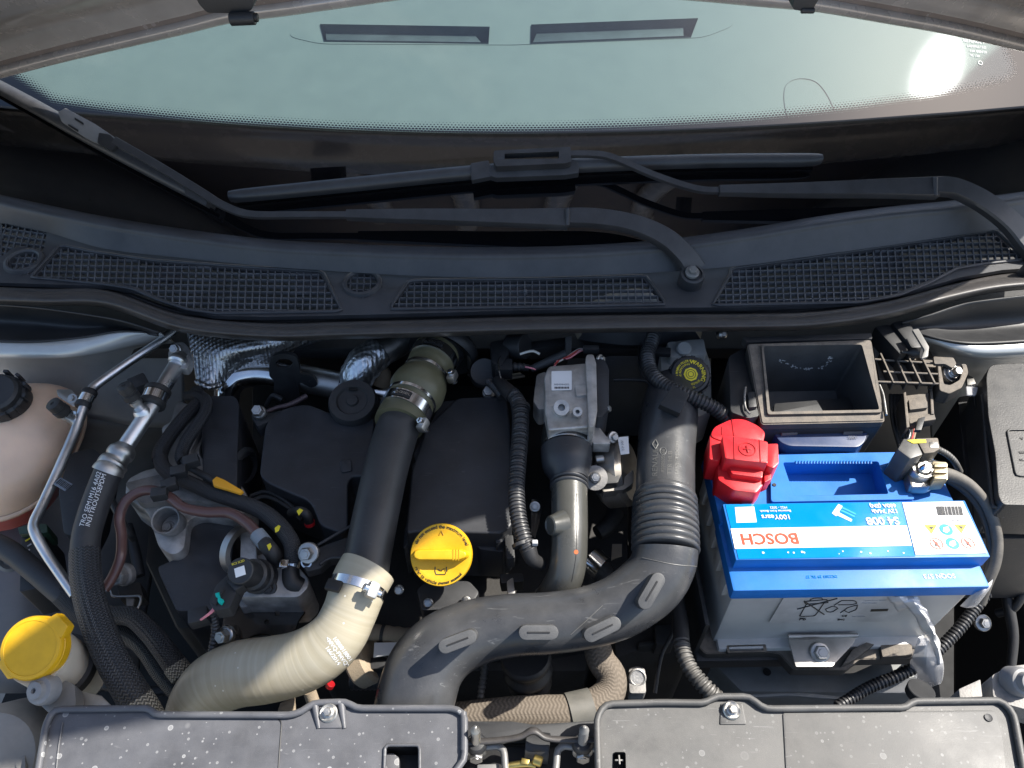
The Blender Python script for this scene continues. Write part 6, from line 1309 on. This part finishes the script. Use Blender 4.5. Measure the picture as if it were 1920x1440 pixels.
for b_, px, py in (('<', 1917, 822), ('E', 1917, 848), ('F', 1918, 862)): text(b_, P(px, py, .0128), 9, INKK, t, (0, 1, 0), (-1, 0, 0))
prism('steel_tab', [(1812, 700), (1826, 708), (1834, 728), (1820, 742), (1814, 728)], -.02, .004, STEEL, t, .001)
t = thing('plastic_sheath_tab', 'small clear plastic tab beside the fuse box lid', 'tab')
prism('tab', [(1812, 724), (1834, 726), (1830, 741), (1814, 740)], -.004, .002, CLEARF, t, .0005)
# brake fluid reservoir
t = thing('brake_fluid_reservoir', 'milky white brake fluid reservoir with black and yellow cap', 'reservoir')
prism('tank', [(1238, 655, 8), (1262, 640), (1318, 636, 8), (1334, 680), (1336, 770), (1290, 790), (1240, 760)], -.015, .06, WHITEP, t, .008, rnd=10); prism('tank_shoulder', [(1250, 640), (1320, 634), (1326, 664), (1256, 670)], .0, .03, WHITEP, t, .006, rnd=6)
lathe('level_plug', P(1282, 655, .004), (0, -.3, 1), [(.010, -.01), (.010, .004), (.008, .006), (0, .006)], WHITEP, t, 24)
c = P(1295, 702, .024); q = M(c, 1); ba = V((0, -.45, .89)).normalized()
cap = lathe('cap', c, ba, [(q * 36, -.03), (q * 38, -.026), (q * 38, -.004), (q * 35, .0), (q * 30, .001), (q * 28, .0), (0, .0)], BLK, t, 40)
for k in range(14):
    a = 2 * math.pi * k / 14; x, y, z = frame(ba); box('cap_knurl', c + (x * math.cos(a) + y * math.sin(a)) * q * 37.5 - z * .014, (.0035, .006, .02), BLK, cap, .001, ax=(x * math.cos(a) + y * math.sin(a), y * math.cos(a) - x * math.sin(a), z))
x, y, z = frame(ba, (0, 1, 0))
if x.x < 0: x, y = -x, -y
lathe('yellow_octagon', c + z * .0006, ba, [(q * 13.5, 0), (q * 13.5, .0004), (0, .0004)], YELP, cap, 8)
for r0 in (4.5, 8.5): lathe('symbol_ring', c + z * .0011, ba, [(q * r0, 0), (q * (r0 + 1), 0), (q * (r0 + 1), .0003), (q * r0, .0003)], INKK, cap, 24)
ringtext('WARNING', c, x, y, z, q * 24, math.radians(28), 7.5, YELP, cap, lift=.0012, bold=.015); ringtext('CLEAN FILLER CAP', c, x, y, z, q * 26, math.radians(122), 4, YELP, cap, lift=.0012); ringtext('BEFORE REMOVING', c, x, y, z, q * 20, math.radians(165), 4, YELP, cap, lift=.0012)
ringtext('USE ONLY DOT 4 FLUID', c, x, y, z, q * 26, math.radians(215), 4, YELP, cap, lift=.0012); ringtext('SEALED BOTTLE', c, x, y, z, q * 19, math.radians(262), 4, YELP, cap, lift=.0012)
t = thing('brake_line', 'thin dark metal brake lines behind the corrugated conduit', 'pipe')
tube('line', [(1150, 712, -.02, 3.5), (1190, 712, -.02, 3.5), (1230, 716, -.02, 3.5)], BLK, t, n=10); tube('line', [(1200, 650, -.02, 3.5), (1200, 690, -.02, 3.5), (1215, 718, -.02, 3.5), (1240, 730, -.02, 3.5)], BLK, t, n=10)
lathe('bleed_nub', P(1354, 627, .02), (.2, -.6, .7), [(.006, -.006), (.006, .003), (.003, .006), (0, .006)], STEEL, t, 16)
t = thing('brake_booster', 'big round dark brake booster drum behind the reservoir', 'booster')
lathe('drum', P(1190, 690, -.08), (0, -.9, .4), [(.11, -.03), (.11, .0), (.10, .02), (.05, .03), (0, .03)], BLKC, t, 48)
prism('wheelhouse_shelf', [(1330, 640), (1400, 640), (1420, 800), (1340, 800)], -.12, .1, BLK, t, .006)
# battery tray, clamp plate
t = thing('battery_tray', 'black plastic battery tray under the battery', 'tray')
tr = rpoly([(1304, 1160), (1305, 1206, 8), (1322, 1226, 8), (1445, 1223), (1462, 1226), (1488, 1255), (1586, 1256), (1612, 1236), (1712, 1234), (1730, 1170), (1500, 1160)], 4)
sheet('tray_rim', [tr], -.165, .018, DUSTY, t, bev=.001)
sheet('tray_slot', [rpoly([(1362, 1210), (1436, 1208), (1438, 1222), (1364, 1224)], 3), rpoly([(1367, 1213), (1431, 1211), (1432, 1219), (1368, 1221)], 2)[::-1]], -.158, .006, DUSTY, t)
solid('tray_bed', [BL(-.012, -.01, -.178), BL(.285, -.01, -.178), BL(.285, .19, -.178), BL(-.012, .19, -.178)], V((0, 0, -.02)), BLK, t, .003)
solid('tray_wall', [BL(-.014, .0, -.10), BL(-.009, .0, -.10), BL(-.009, .18, -.10), BL(-.014, .18, -.10)], V((0, 0, -.08)), BLK, t, .001)
prism('tray_lug', [(1600, 1216), (1625, 1204), (1640, 1208), (1600, 1238), (1580, 1246)], -.155, .012, DUSTY, t, .001)
prism('tray_step', [(1650, 1208), (1710, 1204), (1712, 1228), (1655, 1232)], -.158, .01, DUSTY, t, .002)
t = thing('battery_hold_down', 'bright steel hold-down plate with bolt at the battery foot', 'plate')
prism('plate', [(1478, 1194), (1606, 1192), (1600, 1207), (1566, 1243), (1560, 1250), (1492, 1250)], -.143, .003, STEEL, t, .0008, rnd=3); tube('plate_edge', [(1478, 1193, -.141, 4), (1608, 1191, -.141, 4)], STEEL, t, n=10)
bolt(P(1537, 1223, -.14), .0085, STEEL, t, (0, -.45, .89), washer=1.35, h=.006)
t = thing('chassis_rail', 'grey painted chassis rail below the battery tray', 'rail')
prism('rail', [(1335, 1240), (1470, 1238), (1500, 1262), (1600, 1262), (1650, 1240), (1720, 1240), (1720, 1300), (1390, 1296)], -.24, .05, mat('rail_paint', (.16, .17, .17), .45, dust=.3, dcol=(.2, .19, .17)), t, .004, rnd=6); lathe('rail_hole', P(1438, 1260, -.239), (0, 0, 1), [(.005, 0), (.005, .0006), (0, .0006)], INKK, t, 18)
prism('rail_lip', [(1395, 1302), (1500, 1298), (1600, 1308), (1580, 1312), (1480, 1304), (1400, 1308)], -.22, .006, MT['rail_paint'], t, .001)
t = thing('cable_conduit', 'corrugated conduit dropping left of the battery tray', 'conduit')
tube('taped_part', [(1262, 1090, -.12, 13), (1270, 1130, -.12, 14), (1276, 1170, -.12, 15), (1278, 1205, -.12, 15)], RUB, t, n=20); tube('corrugated_sleeve', [(1277, 1200, -.12, 15), (1284, 1232, -.12, 15), (1300, 1262, -.12, 15), (1326, 1292, -.12, 16), (1345, 1310, -.125, 16)], CONR, t, n=24, ds=.0008, prof=corr(.0052, .14))
t = thing('cable_conduit', 'black corrugated conduit rising from the front cover to the battery corner', 'conduit')
tube('corrugated_sleeve', [(1570, 1325, -.22, 10), (1628, 1290, -.22, 11), (1690, 1264, -.215, 11), (1740, 1235, -.21, 11), (1790, 1188, -.20, 11), (1825, 1145, -.19, 11), (1850, 1110, -.18, 11)], CON, t, n=22, ds=.0008, prof=corr(.005, .14))
t = thing('wing_harness', 'black cable loom hanging beside the right wing', 'cable'); tube('loom', [(1880, 1060, -.2, 9), (1890, 1130, -.22, 10), (1900, 1190, -.24, 9), (1896, 1250, -.26, 8)], RUB, t, n=16); tube('loom', [(1920, 1110, -.2, 8), (1900, 1140, -.22, 8), (1870, 1150, -.24, 8)], RUB, t, n=16); bolt(P(1843, 1168, -.25), .007, STEEL, t)
cyl('lamp_bulb_holder', (1722, 1304, -.16), (1728, 1292, -.15), .015, BLK, t)
# front right stop
t = thing('stop_bracket', 'dusty cast bracket with domed rubber stop at front right', 'bracket')
prism('bracket_plate', [(1860, 1266), (1890, 1250), (1960, 1240), (1960, 1340), (1880, 1318), (1862, 1306)], -.03, .03, CASTD, t, .003, rnd=5); prism('bracket_pad', [(1798, 1292), (1838, 1274), (1842, 1306), (1800, 1308)], -.03, .02, CASTD, t, .002, rnd=2)
q = M(P(1912, 1276, -.02), 1); lathe('rubber_stop', P(1914, 1278, -.02), (.15, -.4, .9), [(q * 27, -.012), (q * 27, 0), (q * 23, .004), (q * 18, .005), (q * 16, .012), (q * 5, .013), (q * 4, .008), (0, .008)], MT['grey_rubber'], t, 36)
# ------------------------------------------------------------------ front covers and latch
zf_ = -.020
def fcover(lab, m_, out, holes, inner_panel, pockets, label_extra=None):
    t = thing('radiator_cover', lab, 'cover', 'radiator top covers')
    o = rpoly(out, 10, 5); sheet('cover_plate', [o] + [h[::-1] for h in holes], zf_, .006, m_, t, bev=.0015)
    return t, o
L_out = [(60, 1600), (72, 1440), (86, 1352, 14), (100, 1324, 16), (280, 1322, 8), (292, 1334, 6), (545, 1335, 12), (566, 1328, 10), (588, 1312, 10), (650, 1310, 10), (668, 1322, 10), (852, 1322, 10), (873, 1334, 12), (874, 1412, 8), (850, 1446, 8), (840, 1600)]
hole = rpoly([(722, 1397), (787, 1397), (787, 1448), (720, 1448)], 6)
t, o = fcover('left grey plastic radiator cover spotted with dried water drops', GREY, L_out, [hole], None, None)
def rim(t, pts, dx, m_, z=zf_ + .003, r_=.0032): tube('raised_rim', [(P(x, y + dx, z), r_) for x, y in pts], m_, t, n=12, ds=.006, curve=False)
rim(t, [p for p in o if p[1] < 1560 and p[0] < 872], 6, GREY); rim(t, [(869, 1336), (870, 1360), (870, 1408)], 0, GREY)
def pocket(t, pts, bx, by, m_):
    prism('pocket_step', pts, zf_ + .0015, .003, m_, t, .001, rnd=3)
    c = P(bx, by, zf_ + .003); q = M(c, 1); lathe('bolt_washer', c, (0, -.2, 1), [(q * 17, -.002), (q * 17, .001), (q * 15, .002), (q * 12, .001), (q * 9, .001)], STEEL, t, 30); bolt(c + V((0, 0, .001)), q * 7.5, STEEL, t, (0, -.2, 1), washer=1.3, h=.006)
pocket(t, [(600, 1319), (636, 1319), (641, 1365), (594, 1365)], 616, 1337, GREY)
for a, b in (((590, 1318), (598, 1366)), ((640, 1320), (646, 1366))): tube('pocket_cheek', [(P(a[0], a[1], zf_ + .002), .004), (P(b[0], b[1], zf_), .002)], GREY, t, n=10, curve=False)
tube('panel_line', [(P(x, y, zf_ + .0002), .0006) for x, y in ((400, 1346), (520, 1347), (528, 1354), (522, 1440), (516, 1560))], INKK, t, n=6, curve=False)
tube('panel_line', [(P(x, y, zf_ + .0006), .0009) for x, y in ((117, 1355), (110, 1400), (104, 1460))], GREY, t, n=6, curve=False)
h0 = [P(x, y, zf_ + .001) for x, y in hole]; nn = len(h0)
mesh('slot_socket', h0 + [p + V((0, 0, -.03)) for p in h0], [(i, (i + 1) % nn, nn + (i + 1) % nn, nn + i) for i in range(nn)] + [tuple(range(nn, 2 * nn))], BLK, t, 30)
tube('slot_rim', [(p, .0016) for p in h0 + h0[:1]], GREY, t, n=8, curve=False); prism('slot_catch', [(722, 1412), (738, 1412), (748, 1420), (748, 1440), (722, 1444)], zf_ - .012, .01, GREY, t, .001)
R_out = [(1128, 1600), (1122, 1440), (1119, 1340, 12), (1134, 1314, 14), (1240, 1311), (1322, 1312, 10), (1342, 1300, 8), (1404, 1300, 10), (1434, 1323, 10), (1698, 1321, 8), (1712, 1309, 6), (1876, 1307, 10), (1900, 1330, 18), (1920, 1440), (1946, 1600)]
slot = rpoly([(1150, 1410), (1173, 1410), (1174, 1452), (1149, 1452)], 5)
t, o = fcover('right grey plastic radiator cover, dusty, below the battery', GREY2, R_out, [slot], None, None)
rim(t, [p for p in o if p[1] < 1560], 6, GREY2)
pocket(t, [(1352, 1318), (1392, 1318), (1400, 1358), (1350, 1358)], 1372, 1332, GREY2)
prism('raised_field', [(1468, 1336, 5), (1866, 1331, 10), (1880, 1380), (1902, 1560), (1480, 1560)], zf_ + .0014, .003, GREY2, t, .0008, rnd=6)
lathe('rubber_plug', P(1853, 1346, zf_ + .0016), (0, 0, 1), [(.0036, -.001), (.0036, .001), (.002, .0005), (0, .0005)], BLK, t, 18)
s0 = [P(x, y, zf_ + .001) for x, y in slot]; nn = len(s0)
mesh('slot_socket', s0 + [p + V((0, 0, -.02)) for p in s0], [(i, (i + 1) % nn, nn + (i + 1) % nn, nn + i) for i in range(nn)] + [tuple(range(nn, 2 * nn))], INKK, t, 30)
box('cross_clip', P(1161, 1426, zf_ - .004), (.008, .0014, .003), SILVERG, t, .0003); box('cross_clip', P(1161, 1425, zf_ - .0035), (.0014, .008, .003), SILVERG, t, .0003)
# grille latch area in the middle
t = thing('latch_carrier', 'black latch carrier plate with two upright studs between the covers', 'latch')
prism('rear_plate', [(868, 1352), (960, 1352), (1000, 1358), (1124, 1350), (1124, 1380), (868, 1385)], -.06, .02, BLK, t, .002, rnd=3)
loft('bent_plate', rows([(868, 1388, -.035), (930, 1385, -.035), (975, 1378, -.033), (1000, 1366, -.030), (1022, 1380, -.033), (1060, 1384, -.035), (1124, 1384, -.035)], [(868, 1400, -.034), (930, 1396, -.034), (975, 1389, -.032), (1000, 1378, -.028), (1022, 1390, -.032), (1060, 1394, -.034), (1124, 1394, -.034)]), SEAL, t, nu=6, nv=2, thick=.003)
for px in (893, 1092):
    a, b = P(px, 1394, -.036), P(px, 1342, -.008) + V((0, 0, 0)); b = a + V((0, 0, .034)); L = .036
    s = lathe('stud', a, (0, .12, 1), [(.0042 * (1 + .10 * (k % 2)), k * .0012) for k in range(24)] + [(.0032, .030), (.0015, .034), (0, .0345)], STEEL if px < 1000 else SILVERG, t, 16)
    lathe('stud_nut', a, (0, .12, 1), [(.010, -.004), (.010, 0), (.008, .003), (.004, .004)], BLK, t, 20)
for x0, s in ((935, 1), (1055, -1)):
    tube('latch_frame', [(P(x, y, -.045), .0035) for x, y in ((x0 - s * 62, 1404), (x0 + s * 0, 1398), (x0 + s * 10, 1408), (x0 + s * 14, 1460))], SILVERG, t, n=10, curve=False)
for px in (893, 1092): bolt(P(px, 1410, -.045), .007, STEEL, t, (0, -.9, .3), h=.007, washer=1.4)
cyl('latch_spring', (985, 1398, -.06), (1030, 1404, -.06), .014, BLK, t); tube('latch_hook', [(950, 1436, -.05, 6), (985, 1432, -.05, 7), (1005, 1436, -.05, 5)], BRASS, t, n=12); prism('latch_pawl', [(978, 1420), (994, 1424), (990, 1434), (976, 1432)], -.045, .006, BRASS, t, .001); prism('latch_plate', [(895, 1433), (935, 1432), (936, 1450), (894, 1450)], -.05, .004, SILVERG, t, .001)
cyl('latch_rivet', (1000, 1424, -.045), (1016, 1430, -.045), .005, BRASS, t); prism('latch_body', [(872, 1400), (1120, 1398), (1120, 1560), (872, 1560)], -.075, .05, DARK, t, .003)

# ------------------------------------------------------------------ small things in the gaps
t = thing('sensor_cable', 'thin black corrugated cable below the pump connector', 'cable')
tube('corrugated_sleeve', [(398, 1150, -.03, 8), (404, 1180, -.05, 8), (398, 1220, -.07, 8), (392, 1270, -.10, 8), (388, 1320, -.13, 8)], CON, t, n=18, ds=.0008, prof=corr(.0045, .14))
box('cable_plug', P(374, 1158, -.03), (.020, .016, .016), BLK, t, .002, rot=.3)
t = thing('cover_bracket', 'black steel bracket edge beside the conduit and throttle pipe', 'bracket')
prism('bracket_plate', [(996, 936), (1012, 938), (1016, 960), (1004, 1010), (994, 1000)], -.03, .004, GLB, t, .001, rnd=2); prism('bracket_leg', [(950, 1090), (962, 1082), (966, 1112), (952, 1116)], -.06, .01, STEEL, t, .002, rnd=3)
prism('bracket_foot', [(936, 1076), (980, 1074), (982, 1090), (940, 1094)], -.075, .02, BLK, t, .003, rnd=3); bolt(P(1003, 950, -.028), .004, STEEL, t)
t = thing('ground_strap', 'thin black wire looping below the intake duct near the gearbox', 'wire')
tube('wire', [(1290, 1010, -.12, 4), (1262, 1070, -.13, 4), (1256, 1120, -.13, 4), (1262, 1180, -.14, 4), (1240, 1230, -.15, 4), (1228, 1300, -.16, 4)], RUB, t, n=10); prism('gearbox_rib', [(1196, 1204), (1244, 1198), (1246, 1206), (1198, 1212)], -.19, .02, GAP_GRIME, t, .002); prism('gearbox_pad', [(1228, 1172), (1262, 1170), (1264, 1206), (1230, 1208)], -.18, .03, BLK, t, .003, rnd=3)
t = thing('fuel_return_lines', 'two thin dark fuel lines crossing behind the left engine cover', 'pipe')
for k in range(2): tube('line', [(470, 930 + k * 9, -.05, 4), (500, 922 + k * 9, -.045, 4), (536, 940 + k * 8, -.04, 4), (566, 968 + k * 7, -.04, 4)], RUB, t, n=10)
tube('elbow', [(545, 962, -.03, 8), (562, 958, -.02, 9), (576, 966, -.022, 9), (580, 984, -.04, 9)], RUB, t, n=16); tube('red_ring', [(580, 978, -.034, 10), (581, 983, -.038, 10)], RED, t, n=20, curve=False); prism('paint_mark', [(556, 958), (562, 953), (568, 956), (560, 966)], .0, .001, YELP, t, .0002)
t = thing('dusty_bracket', 'dusty pale bracket piece under the front edge of the pale elbow hose', 'bracket')
prism('plate', [(525, 1318), (552, 1304), (554, 1332), (520, 1334)], -.16, .004, TAPE, t, .001); tube('pipe_stub', [(580, 1295, -.15, 12), (592, 1330, -.17, 12)], TAPE, t, n=18); cyl('red_cap', (617, 1288, -.16), (621, 1281, -.155), .005, DRED, t)
# ------------------------------------------------------------------ put every group's origin at its base
bpy.context.view_layer.update()
for r in ROOTS:
    lo = V((1e9,) * 3); hi = V((-1e9,) * 3)
    for c in r.children_recursive:
        if c.type != 'MESH': continue
        for k in c.bound_box:
            q = c.matrix_basis @ V(k)
            for j in range(3): lo[j] = min(lo[j], q[j]); hi[j] = max(hi[j], q[j])
    r.location = ((lo.x + hi.x) / 2, (lo.y + hi.y) / 2, lo.z)
    for c in r.children: c.matrix_parent_inverse = Matrix.Translation(-r.location)
